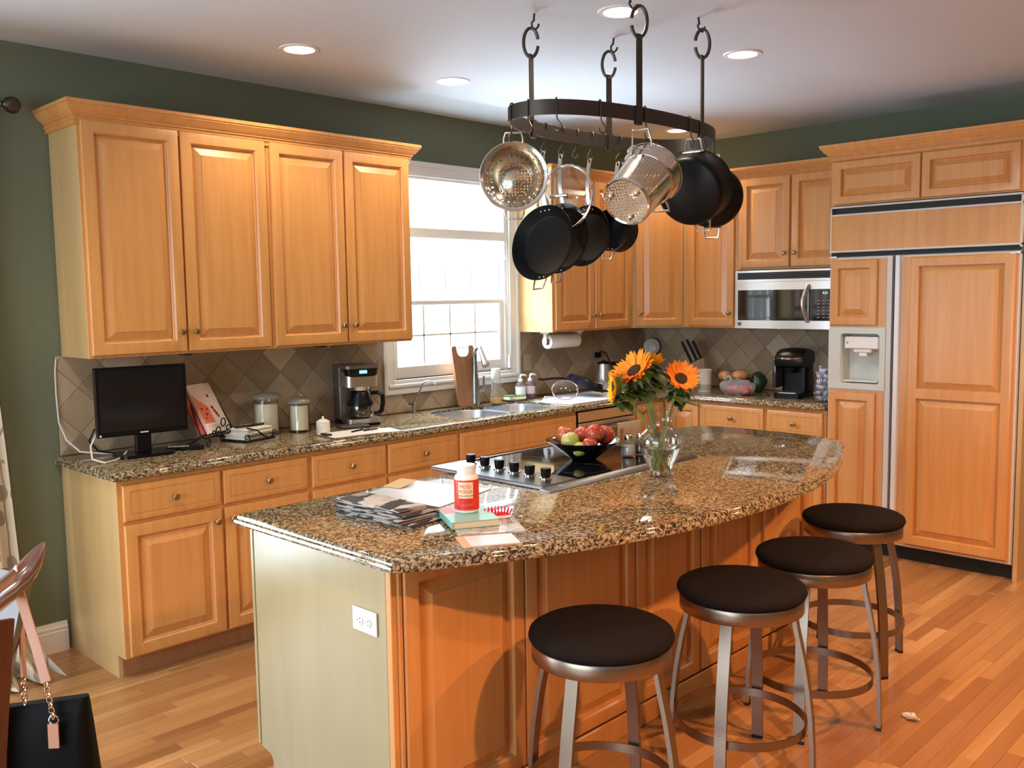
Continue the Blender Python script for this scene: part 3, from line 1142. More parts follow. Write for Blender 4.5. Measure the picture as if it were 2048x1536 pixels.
# top louvre gap and wood grille panel in a white channel
part('vent_gap', fbox(.004, FWD - .004, -.012, 0, 2.085, 2.124), BLACKMT, t, world=True)
mb = MB(FR)
mb.box(.0, FWD, -.030, -.0, 2.120, 2.130)
mb.box(.0, .008, -.030, -.0, 1.842, 2.125)
mb.box(FWD - .008, FWD, -.030, 0, 1.842, 2.125)
mb.box(.0, FWD, -.034, -.0, 2.073, 2.083)
mb.box(.0, FWD, -.034, -.0, 1.853, 1.864)
part('grille_frame', mb, FRW, t, world=True)
part('grille_panel', fbox(.008, FWD - .008, -.030, -.004, 1.864, 2.073), MAPLE, t, world=True)
part('vent_gap', fbox(.004, FWD - .004, -.012, 0, 1.826, 1.853), BLACKMT, t, world=True)
mb = MB(FR)
mb.box(.0, .045, -.030, 0, 1.818, 1.832, .002)
mb.box(FWD - .06, FWD, -.030, 0, 1.806, 1.820, .002)
part('hinge', mb, STEEL, t, world=True)


def appliance_door(name, x0, x1, z0, z1, handle_side):
    d = part(name, fbox(x0, x1, -.022, -.001, z0, z1, b=.002), FRW, t, world=True)
    return d


mb = MB(FR)
for xa, xb, za, zb in ((.002, .392, .098, 1.05), (.002, .392, 1.364, 1.822), (.002, .076, 1.05, 1.364), (.324, .392, 1.05, 1.364)):
    mb.box(xa, xb, -.022, -.001, za, zb)
fz = part('freezer_door', mb, FRW, t, world=True)
rf = appliance_door('refrigerator_door', .412, FWD - .002, .098, 1.822, 0)
part('door_gap', fbox(.392, .412, -.006, 0, .098, 1.822), BLACKMT, t, world=True)
# white handle channels down both door edges
part('handle_channel', MB(FR).loft([[(.358, -.022, z), (.362, -.040, z), (.392, -.044, z), (.392, -.022, z)] for z in (.098, 1.822)]), FRW, fz, world=True)
part('handle_channel', MB(FR).loft([[(.412, -.022, z), (.412, -.050, z), (.434, -.046, z), (.440, -.022, z)] for z in (.098, 1.822)]), mat('handle_channel_blue_white', (.66, .70, .78), .3), rf, world=True)


# flat maple backing strips beside the raised panels
part('wood_backing', fbox(.008, .352, -.025, -.022, 1.402, 1.812), MAPLE, fz, world=True)
part('wood_backing', fbox(.008, .352, -.025, -.022, .108, 1.012), MAPLE, fz, world=True)
part('wood_backing', fbox(.445, FWD - .010, -.025, -.022, .108, 1.812), MAPLE, rf, world=True)


for x, z, wd, hh, par, sp in ((.012, 1.412, .290, .392, fz, None), (.012, .120, .290, .882, fz, None), (.492, .118, .560, 1.690, rf, .90)):
    mb = MB(FR @ Matrix.Translation((x, -.024, z)))
    s = .052
    if not sp:
        mb.loft([rect(0, 0, wd, hh), rect(0, -.013, wd, hh), rect(.004, -.0185, wd, hh), rect(.012, -.020, wd, hh), rect(s - .006, -.020, wd, hh), rect(s - .003, -.0165, wd, hh), rect(s, -.013, wd, hh), rect(s + .001, -.006, wd, hh)], cap0=False, cap1=False)
        raised(mb, wd, hh, s - .001)
    else:
        mb.loft([rect(0, 0, wd, hh), rect(0, -.013, wd, hh), rect(.004, -.0185, wd, hh), rect(.012, -.020, wd, hh)], cap0=False, cap1=False)
        for a, b in ((.012, s), (sp - s * .5, sp + s * .5), (hh - s, hh - .012)):
            mb.face([mb.v(p) for p in ((.012, -.02, a), (wd - .012, -.02, a), (wd - .012, -.02, b), (.012, -.02, b))])
        for a, b in ((s, sp - s * .5), (sp + s * .5, hh - s)):
            mb.face([mb.v(p) for p in ((.012, -.02, a), (s, -.02, a), (s, -.02, b), (.012, -.02, b))])
            mb.face([mb.v(p) for p in ((wd - s, -.02, a), (wd - .012, -.02, a), (wd - .012, -.02, b), (wd - s, -.02, b))])
            r = lambda i, q: [(s + i, q, a + i), (wd - s - i, q, a + i), (wd - s - i, q, b - i), (s + i, q, b - i)]
            mb.loft([r(0, -.02), r(.003, -.013), r(.004, -.006)], cap0=False, cap1=False)
            raised(mb, wd - 2 * s, b - a, -.0005, 0, s, a)
    part('wood_panel', mb, MAPLE, par, world=True, smooth=20)
# dispenser
DY0, DY1, DZ0, DZ1 = .004, .356, 1.022, 1.396
mb = MB(FR)
rr = lambda i, q, r=.02: [(x, q, z) for x, z in rrect(.078 + i, .322 - i, 1.052 + i, 1.362 - i, r, 4)]
out = [(x, -.034, z) for x, z in rrect(DY0, DY1, DZ0, DZ1, .002, 4)]
out0 = [(x, -.02, z) for x, z in rrect(DY0, DY1, DZ0, DZ1, .002, 4)]
mb.loft([out0, out, rr(0, -.034), rr(.003, -.030), rr(.010, .085), rr(.014, .088)], cap0=False)
part('dispenser', mb, mat('dispenser_white', (.58, .62, .58), .35), fz, world=True)
mb = MB(FR)
mb.box(.100, .310, -.022, .084, 1.268, 1.342, .006)
mb.box(.150, .262, -.010, .06, 1.244, 1.270, .006)
mb.box(.185, .232, -.004, .03, 1.222, 1.246, .003)
part('dispenser_spout', mb, WHITEPL, fz, world=True)
part('dispenser_shelf', fbox(.096, .304, -.020, .082, 1.066, 1.074, b=.002), WHITEPL, fz, world=True)
part('dispenser_button', MB(FR).lathe([(.007, 0), (.006, .003)], 12, frame((.118, -.022, 1.305), (0, -1, 0))), GREY, fz, world=True)

# ================================================================ cooktop
t = thing('cooktop', 'black glass cooktop with steel trim set in the island top', 'cooktop', (-3.2, -1.97, .914))
part('glass', MB().box(-3.63, -2.735, -2.225, -1.60, .9145, .922, .002), mat('cooktop_glass', (.006, .006, .008), .04, 0, **{'Specular IOR Level': .7}), t, world=True)
CKM = mat('cooktop_trim_steel', (.20, .20, .21), .3, 1.0)
part('control_strip', MB().box(-3.672, -3.478, -2.225, -1.60, .9145, .930, .003), CKM, t, world=True)
mb = MB()
mb.loft([[(x, -2.275, .915), (x, -2.270, .919), (x, -2.228, .927), (x, -2.222, .915)] for x in (-3.69, -2.735)])
part('front_trim', mb, CKM, t, world=True)
part('rear_trim', MB().box(-3.478, -2.735, -1.612, -1.598, .9145, .926, .002), CKM, t, world=True)
lettering(t, 'oOo', .016, Matrix.Translation((-3.60, -2.249, .9255)) @ Matrix.Rotation(.165, 4, 'X'), mat('mark_grey', (.6, .6, .6), .4), 'maker_mark')
RINGM = mat('burner_print', (.05, .05, .055), .2)
for x, y, r in ((-3.28, -1.78, .085), (-3.28, -2.08, .105), (-2.95, -1.78, .105), (-2.95, -2.09, .08)):
    part('burner_ring', MB().lathe([(r, .922), (r, .9224), (r - .003, .9224), (r - .003, .922)], 40, Matrix.Translation((x, y, 0)), cap0=False, cap1=False), RINGM, t, world=True)
for i in range(6):
    x, y = -3.527 - .0055 * i, -1.690 - .0885 * i
    k = part('knob', MB().lathe([(.021, .930), (.021, .933), (.0175, .934), (.016, .936), (.0185, .940), (.0200, .958), (.0205, .968), (.019, .970)], 20, Matrix.Translation((x, y, 0))), BLACKPL, t, world=True)
    part('knob_collar', MB().lathe([(.024, .930), (.024, .934), (.021, .9355)], 24, Matrix.Translation((x, y, 0))), STEELB, k, world=True)

# ================================================================ pot rack
RCX, RCY, RA, RB, RN, RZ0, RZ1 = -2.978, -2.042, .590, .250, 2.2, 2.277, 2.332


def oval(t, da=0.0, z=0):
    c, s = math.cos(t), math.sin(t)
    return Vector((RCX + (RA + da) * math.copysign(abs(c) ** (2 / RN), c), RCY + (RB + da) * math.copysign(abs(s) ** (2 / RN), s), z))


def oval_at(x=None, front=True, y=None):
    best = None
    for i in range(1440):
        a = 2 * PI * i / 1440
        p = oval(a)
        if (p.y < RCY) != front:
            continue
        d = abs(p.x - x) if y is None else (p.xy - Vector((x, y))).length
        if best is None or d < best[0]:
            best = (d, a, p)
    a = best[1]
    tg = (oval(a + .01) - oval(a - .01)).normalized()
    return best[2], Vector((tg.y, -tg.x, 0))      # point, outward normal


t = thing('pot_rack', 'oval dark metal pot rack hanging on four open chain links over the island', 'pot rack', (RCX, RCY, RZ0))
mb = MB()
K = 96
rings = []
for i in range(K):
    a = 2 * PI * i / K
    rings.append([oval(a, .003, RZ0), oval(a, .003, RZ1), oval(a, -.003, RZ1), oval(a, -.003, RZ0)])
mb.loft(rings, closed=True)
part('oval_band', mb, BRONZE, t, world=True, smooth=30)
for (hx, hy), front in (((-3.26, -1.83), False), ((-3.17, -2.235), True), ((-2.725, -2.26), True), ((-2.74, -1.83), False)):
    p, nrm = oval_at(hx, front)
    q = p
    tgx = Vector((-nrm.y, nrm.x, 0))
    mb = MB()
    tz = 2.60
    a0 = p + nrm * .006
    mb.tube([(a0.x, a0.y, RZ0 - .012), (a0.x, a0.y, tz)], 0, flat=(.030, .005), up=nrm)
    b0 = p - nrm * .007
    mb.tube([(b0.x, b0.y, RZ0 - .012), (b0.x, b0.y, RZ1 + .004)], 0, flat=(.030, .004), up=nrm)
    mb.tube([(a0.x, a0.y, RZ0 - .012), (b0.x, b0.y, RZ0 - .012)], 0, flat=(.030, .004), up=(0, 0, 1))
    part('hanger_strap', mb, BRONZE, t, world=True)
    # open oval chain link through the strap eye, facing the camera side
    c = Vector((a0.x, a0.y, tz + .045))
    sgn = -1 if hx < -3.2 or (hx > -2.75 and front is False) else 1
    ex = Vector((.70, -.71, 0)) * (1 if not front else -1)
    pts = []
    for k in range(25):
        a = math.radians(14) + k / 24 * math.radians(332)
        pts.append(c + ex * (.030 * math.cos(a)) + Vector((0, 0, 1)) * (.058 * math.sin(a)))
    part('open_link', MB().tube(pts, .0070, 8), BRONZE, t, world=True)
    top = c.z + .056
    hk = [(hx, hy, ZC), (hx + .001, hy, 2.725), (hx + .004, hy, top + .035), (hx - .006, hy + .004, top + .018), (hx - .004, hy, top + .001), (hx + .008, hy - .008, top - .006), (hx + .016, hy - .012, top + .004), (hx + .018, hy - .014, top + .016)]
    hk = [(x + (c.x - hx) * min(1, max(0, (ZC - z) / .14)), y + (c.y - hy) * min(1, max(0, (ZC - z) / .14)), z) for x, y, z in hk]
    part('ceiling_hook', MB().tube(hk, .0045, 7), BRONZE, t, world=True)

HOOKS = {}
HB = None


def shook(key, x, front, label, y=None, r=.0030):
    """S-hook over the band, its lower crook outside the oval"""
    p, nrm = oval_at(x, front, y)
    tg = Vector((-nrm.y, nrm.x, 0))
    L = lambda o, s, z: p + nrm * o + tg * s + Vector((0, 0, z))
    pts = [L(-.006, 0, RZ1 - .020), L(-.006, 0, RZ1 + .001), L(-.003, 0, RZ1 + .005), L(.003, 0, RZ1 + .005), L(.0065, 0, RZ1 + .001), L(.0065, 0, RZ0 - .006), L(.008, .003, RZ0 - .020),
           L(.012, .012, RZ0 - .032), L(.012, .019, RZ0 - .044), L(.012, .017, RZ0 - .056), L(.012, .006, RZ0 - .064), L(.012, -.006, RZ0 - .060), L(.012, -.013, RZ0 - .050), L(.012, -.014, RZ0 - .042)]
    o = solo('pot_hook', MB().tube(pts, r, 7), BRONZE, label, 'hook', 'hooks on the pot rack', base=p + Vector((0, 0, RZ1)))
    HOOKS[key] = L(.012, .006, RZ0 - .061)
    return o


shook('col', -3.545, False, 'hook at the left end of the pot rack carrying the colander', y=-1.99)
shook('f1', -3.555, True, 'empty hook at the left end of the front band of the pot rack', y=-2.075)
shook('f2', -3.505, True, 'empty hook on the front band left of the straps, second from its left end', y=-2.16)
shook('f3', -3.355, True, 'empty hook on the front band just left of the front strap')
shook('str', -3.135, True, 'hook just right of the front strap carrying the strainer pot')
shook('f5', -2.83, True, 'empty hook on the front band between the strainer pot and the black stockpot')
shook('pot', -2.72, True, 'hook on the front band carrying the black stockpot')
shook('far', -2.43, True, 'hook at the right end of the pot rack carrying the far black pot', y=-2.15)
shook('c2', -3.43, False, 'hook inside the rear band beside the colander handle')
shook('A', -3.165, False, 'hook on the rear band carrying the large frying pan')
shook('B', -3.045, False, 'hook on the rear band carrying the second pan and the glass lid')
shook('e', -2.95, False, 'empty hook on the rear band between two pan handles')
shook('C', -2.852, False, 'hook on the rear band carrying the third pan')
shook('D', -2.68, False, 'hook on the rear band carrying the small saucepan behind the strainer')


# hanging vessels: frame z = opening direction, y = up
def bail(mb, r, y0, out, w=.045, z=0.0, up=.02, th=.0038):
    """rectangular wire side handle at the rim, towards +y or -y"""
    s = 1 if y0 > 0 else -1
    pts = [(-w, s * r * .97, z), (-w * 1.0, s * (r + .012), z + up * .3), (-w * .8, s * (r + out), z + up), (w * .8, s * (r + out), z + up), (w, s * (r + .012), z + up * .3), (w, s * r * .97, z)]
    mb.tube(pts, th, 8)
    return mb


def rivets(t, r, z, s=1, n=3, inner=True):
    for k in range(n):
        part('rivet', MB().ball(((k - (n - 1) / 2) * .022, s * r, z), (.0045, .0045, .003), 10, 6), STEELB, t)


def long_handle(mb, r, L, z=.0, w=.018):
    """steel handle from the rim up to an eye"""
    top = r + L
    mb.tube([(0, r * .93, z - .02), (0, r + .02, z - .008), (0, r + .07, z + .012), (0, top - .05, z + .022), (0, top - .02, z + .022)], 0, flat=(w, .007), up=(0, 0, 1))
    mb.tube([(.008 * math.cos(a), top - .012 + .014 * math.sin(a), z + .022) for a in (2 * PI * k / 14 for k in range(14))], .003, 6, closed=True)
    mb.tube([(-.02, r * .93, z - .022), (-.012, r + .035, z - .004), (0, r + .075, z + .012)], .0035, 6)
    mb.tube([(.02, r * .93, z - .022), (.012, r + .035, z - .004), (0, r + .075, z + .012)], .0035, 6)
    return top


def skillet(name, label, hook, r, dep, L, nz, ydir=(0, 0, 1), mat_=None, group=None, helper=True, cat='pan', zoff=.022, flare=.78):
    M0 = frame((0, 0, 0), nz, ydir)
    top = Vector((0, r + L - .004, zoff))
    M = Matrix.Translation(Vector(hook) - M0.to_3x3() @ top) @ M0
    t = thing(name, label, cat, M=M, group=group)
    b = r * flare
    part('bowl', MB().lathe([(.001, -dep), (b, -dep), (b + .006, -dep + .003), (r - .003, -.004), (r + .003, 0), (r + .002, .002), (r - .004, -.002), (b + .003, -dep + .007), (b - .004, -dep + .004), (.001, -dep + .004)], 48, cap0=False, cap1=False), mat_ or NONSTK, t, smooth=50)
    h = MB()
    long_handle(h, r, L)
    part('handle', h, STEEL, t)
    rivets(t, r * .90, -.012)
    if helper:
        h = MB()
        bail(h, r, -1, .042, .030, -.006, .014)
        part('helper_handle', h, STEEL, t)
        rivets(t, -r * .92, -.012, 1, 2)
    return t


skillet('frying_pan', 'largest black frying pan, nearest of the row hanging from the rear band', HOOKS['A'], .158, .045, .232, (-.955, -.05, .23), (.12, .12, 1), group='pans on the rack')
skillet('frying_pan', 'black frying pan hanging directly behind the largest one, under the glass lid', HOOKS['B'], .150, .045, .210, (-.965, -.05, .17), (.06, .06, 1), group='pans on the rack')
skillet('frying_pan', 'third black frying pan in the hanging row, left of the small saucepan', HOOKS['C'], .135, .045, .205, (-.97, -.05, .16), (-.03, -.03, 1), group='pans on the rack', helper=False)
skillet('saucepan', 'small deep black saucepan at the right end of the hanging row', HOOKS['D'], .098, .085, .205, (-.98, -.10, .12), (-.1, -.1, 1), group='pans on the rack', cat='saucepan', flare=.9)

# glass lid hanging in front of the second pan
M = frame((-3.108, -1.850, 2.028), (-.95, -.12, .12), (0, 0, 1))
t = thing('pan_lid', 'round glass pan lid with a steel rim hanging in front of the pan handles', 'lid', M=M)
part('rim', MB().tube([(.138 * math.cos(a), .138 * math.sin(a), 0) for a in (2 * PI * k / 48 for k in range(48))], .0055, 8, closed=True), STEELB, t)
part('glass_disc', MB().lathe([(.136, 0), (.11, .010), (.06, .019), (.001, .022), (.001, .019), (.06, .016), (.11, .007), (.136, -.003)], 40, cap0=False, cap1=False), GLASS, t, smooth=60)
h = MB()
h.tube([(-.045, 0, .045), (.045, 0, .045)], .007, 10)
h.tube([(-.03, 0, .020), (-.03, 0, .045)], .005, 8)
h.tube([(.03, 0, .020), (.03, 0, .045)], .005, 8)
part('handle', h, STEEL, t)

# colander
def holes_mat(name, base, scale, wall_r=None, thr=.24, rand=.12):
    """steel with a regular pattern of punched holes, in object space (flat disc or round wall)"""
    m = mat(name, base, .2, 1.0)
    tc = nd(m, 'ShaderNodeTexCoord')
    src, so = tc, 'Object'
    if wall_r:
        sp = nd(m, 'ShaderNodeSeparateXYZ')
        ln(m, tc, 'Object', sp, 0)
        at = nd(m, 'ShaderNodeMath', operation='ARCTAN2')
        ln(m, sp, 'Y', at, 0)
        ln(m, sp, 'X', at, 1)
        mu = nd(m, 'ShaderNodeMath', operation='MULTIPLY')
        mu.inputs[1].default_value = wall_r
        ln(m, at, 'Value', mu, 0)
        cb = nd(m, 'ShaderNodeCombineXYZ')
        ln(m, mu, 'Value', cb, 'X')
        ln(m, sp, 'Z', cb, 'Y')
        src, so = cb, 'Vector'
    vo = nd(m, 'ShaderNodeTexVoronoi', Scale=scale, Randomness=rand)
    vo.voronoi_dimensions = '2D'
    ln(m, src, so, vo, 'Vector')
    lt = nd(m, 'ShaderNodeMath', operation='LESS_THAN')
    lt.inputs[1].default_value = thr
    ln(m, vo, 'Distance', lt, 0)
    tr = nd(m, 'ShaderNodeBsdfTransparent')
    mx = nd(m, 'ShaderNodeMixShader')
    ln(m, lt, 'Value', mx, 0)
    ln(m, bsdf(m), 0, mx, 1)
    ln(m, tr, 0, mx, 2)
    ln(m, mx, 0, m.node_tree.nodes['Material Output'], 'Surface')
    return m


CSTEEL = (.62, .52, .40)
PERF = holes_mat('perforated_steel_flat', CSTEEL, 82, None, .23, .35)
PERFW = holes_mat('perforated_steel_side', CSTEEL, 42, .10, .165, .35)
nz = Vector((-.735, -.665, .03))
M = frame((-3.553, -1.985, 2.068), nz, (0, 0, 1))
t = thing('colander', 'shallow steel colander with punched holes facing the room, left end of the rack', 'colander', M=M)
part('rim', MB().lathe([(.116, -.006), (.128, -.002), (.131, .003), (.128, .004), (.116, 0)], 56, cap0=False, cap1=False), STEELB, t)
part('bowl', MB().lathe([(.117, 0), (.110, -.03), (.094, -.065), (.068, -.088)], 56, cap0=False, cap1=False), PERFW, t, smooth=60)
part('bottom', MB().lathe([(.068, -.088), (.062, -.092), (.058, -.088), (.001, -.086)], 56, cap0=False, cap1=False), PERF, t, smooth=60)
for s, up in ((1, .02), (-1, .005)):
    part('handle', bail(MB(), .128, s, .032, .036, 0, .012), STEEL, t)

# tall strainer insert
a = Vector((-.914, -.136, -.568)).normalized()
rim = Vector((-3.115, -2.305, 2.085))
M = frame(rim, -a, (0, 0, 1))
t = thing('strainer_pot', 'tall perforated steel strainer pot hanging with its bottom towards the room', 'strainer', M=M)
part('collar', MB().lathe([(.122, .0), (.124, .003), (.121, .004), (.118, 0), (.116, -.045), (.106, -.060), (.104, -.060), (.113, -.043)], 48, cap0=False, cap1=False), STEELB, t, smooth=50)
PERF2 = holes_mat('fine_perforated_steel', (.66, .56, .44), 88, .10, .16)
part('wall', MB().lathe([(.105, -.058), (.096, -.232)], 48, cap0=False, cap1=False), PERF2, t, smooth=60)
part('base_ring', MB().lathe([(.096, -.232), (.097, -.238), (.092, -.244), (.086, -.240)], 48, cap0=False, cap1=False), STEELB, t)
part('bottom', MB().lathe([(.086, -.240), (.001, -.238)], 48, cap0=False, cap1=False), PERF, t)
for k in range(3):
    an = 2 * PI * k / 3 + .5
    part('foot', MB().ball((.062 * math.cos(an), .062 * math.sin(an), -.244), (.012, .012, .009), 14, 8), STEELB, t)
h = bail(MB(), .120, 1, .058, .040, -.020, .02, .0045)
part('handle', h, STEEL, t)
h = bail(MB(), .120, -1, .045, .040, -.020, .02, .0045)
part('handle', h, STEEL, t)
part('handle_plate', MB().box(.028, .05, .112, .124, -.05, -.008, .002), STEELB, t)

# black stockpot seen from below
for nm, lb, rim, a, r, dp, hk in (('stockpot', 'large black stockpot hanging bottom outwards, right of the strainer pot', Vector((-2.735, -2.275, 2.070)), Vector((-.93, -.20, -.31)), .142, .135, 'pot'),
                             ('stockpot', 'black pot hanging at the right end of the rack, half behind the large stockpot', Vector((-2.335, -2.085, 2.063)), Vector((-.80, -.58, -.10)), .138, .075, 'far')):
    M = frame(rim, -a, (0, 0, 1))
    t = thing(nm, lb, 'pot', M=M, group='pots on the rack')
    part('body', MB().lathe([(.001, -dp), (r - .018, -dp), (r - .006, -dp + .008), (r, -dp + .022), (r + .001, -.004), (r + .004, 0), (r - .003, 0), (r - .004, -dp + .02), (.001, -dp + .005)], 56, cap0=False, cap1=False), ANOD, t, smooth=50)
    for s in (1, -1):
        part('handle', bail(MB(), r, s, .050, .036, -.022, .012, .0045), STEEL, t)
        part('handle_plate', MB().box(-.042, .042, min(s * (r - .001), s * (r + .004)), max(s * (r - .001), s * (r + .004)), -.045, -.012, .002), STEEL, t)

# ================================================================ bar stools
def make_stool(label, x, y, rz, proto=None, tilt=0):
    G = 'round backless bar stools along the island'
    if proto:
        r = proto.copy()
        COL.objects.link(r)
        r.matrix_world = Matrix.Translation((x, y, 0)) @ Matrix.Rotation(rz, 4, 'Z')
        r['label'] = label
        for c in proto.children:
            q = c.copy()
            COL.objects.link(q)
            q.parent = r
        return r
    t = thing('bar_stool', label, 'stool', (x, y, 0), rz, G)
    part('seat', MB().lathe([(.001, .612), (.198, .612), (.209, .618), (.214, .630), (.210, .643), (.196, .652), (.15, .659), (.08, .662), (.001, .663)], 56, cap0=False, cap1=False), FABBLK, t, smooth=60)
    part('seat_band', MB().lathe([(.192, .566), (.203, .566), (.2045, .568), (.2045, .611), (.203, .613), (.192, .613)], 64, cap0=False, cap1=False), STOOLM, t, smooth=40)
    part('seat_pan', MB().lathe([(.001, .600), (.194, .600), (.194, .611), (.001, .611)], 40, cap0=False, cap1=False), BLACKMT, t)
    for k in range(4):
        an = k * PI / 2
        rr = [(.170, .600), (.184, .52), (.206, .42), (.223, .32), (.234, .22), (.240, .12), (.243, .012)]
        mb = MB()
        mb.tube([(r_ * math.cos(an), r_ * math.sin(an), z) for r_, z in rr], 0, flat=(.038, .014), up=(math.cos(an), math.sin(an), 0))
        lg = part('leg', mb, STOOLM, t, smooth=30)
        part('foot_pad', MB(Matrix.Rotation(an, 4, 'Z')).box(.235, .251, -.019, .019, 0, .012), BLACKMT, t)
    part('foot_ring', MB().lathe([(.214, .165), (.2185, .165), (.2185, .193), (.214, .193)], 64, cap0=False, cap1=False).lathe([(.214, .193), (.214, .165)], 64, cap0=False, cap1=False), STOOLM, t, smooth=40)
    return t


s1 = make_stool('bar stool nearest the camera, with its black seat in front of the island corner panels', -4.053, -2.797, .22)
make_stool('second bar stool from the camera, left of the two nearer the refrigerator', -3.410, -2.882, .27, s1)
make_stool('third bar stool from the camera, tucked partly behind the second seat', -2.884, -2.882, .28, s1)
make_stool('bar stool farthest from the camera, closest to the refrigerator', -2.228, -2.740, -.586, s1)

# ================================================================ things on the island
TOP = .914
# vase of sunflowers
VX, VY = -3.157, -2.378
t = thing('vase', 'clear glass vase holding sunflowers, half full of water, on the island', 'vase', (VX, VY, TOP))
prof = [(.001, .001), (.046, .001), (.048, .004), (.048, .010), (.044, .020), (.054, .040), (.070, .075), (.083, .108), (.088, .135), (.082, .158), (.062, .178), (.048, .195), (.047, .208), (.052, .232), (.063, .256), (.068, .266)]
inner = [(max(.001, r - .0035), h + (.009 if h < .02 else .001)) for r, h in prof][::-1]
inner = [q for q in inner if q[1] > .012] + [(.001, .0125)]
part('glass', MB().lathe(prof + [(.0665, .268), (.0645, .2685)] + inner, 48, cap0=False, cap1=False), GLASS, t, smooth=60)
wp = [(.001, .0135)] + [(r - .0033, h) for r, h in ((.045, .022), (.054, .040), (.070, .075), (.083, .108))] + [(.0803, .112), (.001, .112)]
part('water', MB().lathe(wp, 48, cap0=False, cap1=False), WATER, t, smooth=60)

STEM = mat('flower_stem', (.20, .27, .08), .5)
LEAF = wood('sunflower_leaf', (.070, .125, .022), (.030, .065, .012), .5, sc=(60, 60, 60), coat=0)
PETO = wood('petal_orange', (1.0, .36, .010), (.95, .24, .004), .55, sc=(50, 50, 50), coat=0)
PETY = wood('petal_yellow', (1.0, .56, .015), (.92, .40, .008), .55, sc=(50, 50, 50), coat=0)
DISC = wood('seed_disc', (.07, .020, .007), (.020, .008, .004), .8, sc=(300, 300, 300), coat=0)
frnd = random.Random(5)


def leaf_mb(L, Wd, bend, M, fold=.18):
    mb = MB(M)
    rows = []
    n = 7
    for i in range(n + 1):
        s = i / n
        w_ = Wd * (math.sin(PI * min(1, s * 1.02 + .02)) ** .75) * (1 - .35 * s)
        z = -bend * s * s
        y = L * s * (1 - .15 * bend / L * s)
        rows.append([(-w_, y, z + fold * w_), (-w_ * .5, y, z + fold * w_ * .35), (0, y, z - .0), (w_ * .5, y, z + fold * w_ * .35), (w_, y, z + fold * w_)])
    V = [[mb.v(p) for p in r] for r in rows]
    for a, b in zip(V, V[1:]):
        for j in range(4):
            mb.face([a[j], a[j + 1], b[j + 1], b[j]])
    return mb


def petal_mesh(L, Wd, curl, m):
    mb = MB()
    n = 4
    V = []
    for i in range(n + 1):
        s = i / n
        w_ = Wd * (.35 + 1.3 * s) if s < .5 else Wd * (1.0 - (s - .5) * 1.9)
        z = curl * s * s
        V.append([mb.v(p) for p in ((-w_, L * s, z + .12 * w_), (0, L * s, z - .1 * w_), (w_, L * s, z + .12 * w_))])
    for a, b in zip(V, V[1:]):
        for j in range(2):
            mb.face([a[j], a[j + 1], b[j + 1], b[j]])
    return mesh_of(mb, m, 60)


def sunflower(label, c, nrm, rd, L, pm, foot, npet=22, leaves=(), curl=.006, discr=None, cup=.25):
    c, nrm = Vector(c), Vector(nrm).normalized()
    t = thing('sunflower', label, 'flower', foot)
    F = MW[t.name].inverted() @ frame(c, nrm)
    root = MW[t.name].inverted()
    foot = Vector(foot)
    back = c - nrm * .03
    mid = foot.lerp(back, .62) + Vector((0, 0, .0))
    mid.x += (VX - mid.x) * .25
    p = []
    for k in range(13):
        s = k / 12
        q = foot * (1 - s) ** 2 + mid * 2 * s * (1 - s) + back * s * s
        p.append(root @ q)
    part('stem', MB().tube(p, [.0045 + .0012 * k / 12 for k in range(13)], 8), STEM, t)
    r0 = discr or rd * .42
    part('seed_disc', MB().lathe([(r0, -.004), (r0 * .95, .003), (r0 * .7, .007), (r0 * .4, .004), (.001, .002)], 24, F, cap0=False, cap1=False), DISC, t, smooth=60)
    part('calyx', MB().lathe([(.006, -.030), (r0 * .8, -.022), (r0 * 1.12, -.008), (r0 * 1.05, .0)], 18, F, cap0=True, cap1=False), LEAF, t, smooth=60)
    pmesh = petal_mesh(rd - r0 * .8, L, curl, pm)
    for ringi in range(2):
        for k in range(npet):
            an = 2 * PI * (k + .5 * ringi) / npet + frnd.uniform(-.06, .06)
            o = bpy.data.objects.new('petal', pmesh)
            COL.objects.link(o)
            o.parent = t
            sc = frnd.uniform(.86, 1.08)
            o.matrix_local = F @ Matrix.Rotation(an, 4, 'Z') @ Matrix.Translation((0, r0 * .82, -.001 - .003 * ringi)) @ Matrix.Rotation(cup + .14 * ringi + frnd.uniform(-.12, .12), 4, 'X') @ Matrix.Rotation(frnd.uniform(-.3, .3), 4, 'Y') @ Matrix.Scale(sc, 4)
    # pointed green bracts behind the petals
    bm_ = leaf_mb(rd * .62, .010, .012, Matrix())
    bme = mesh_of(bm_, LEAF, 60)
    for k in range(14):
        an = 2 * PI * k / 14 + frnd.uniform(-.15, .15)
        o = bpy.data.objects.new('bract', bme)
        COL.objects.link(o)
        o.parent = t
        o.matrix_local = F @ Matrix.Rotation(an, 4, 'Z') @ Matrix.Translation((0, r0 * .7, -.012)) @ Matrix.Rotation(frnd.uniform(-.55, .1), 4, 'X')
    extra = []
    for k in range(7):
        an = frnd.uniform(0, 2 * PI)
        dd = V3((math.cos(an), math.sin(an), frnd.uniform(-.5, .25)))
        pos = c - nrm * frnd.uniform(.02, .045) + V3((0, 0, -frnd.uniform(.0, .06)))
        extra.append((tuple(pos), tuple(dd), frnd.uniform(.055, .085), frnd.uniform(.024, .034), frnd.uniform(.015, .035)))
    for (pos, d, ll, ww, bend) in list(leaves) + extra:
        M = root @ frame(pos, Vector((0, 0, 1)) + Vector(d) * .2, d)
        part('leaf', leaf_mb(ll, ww, bend, M), LEAF, t, smooth=60)


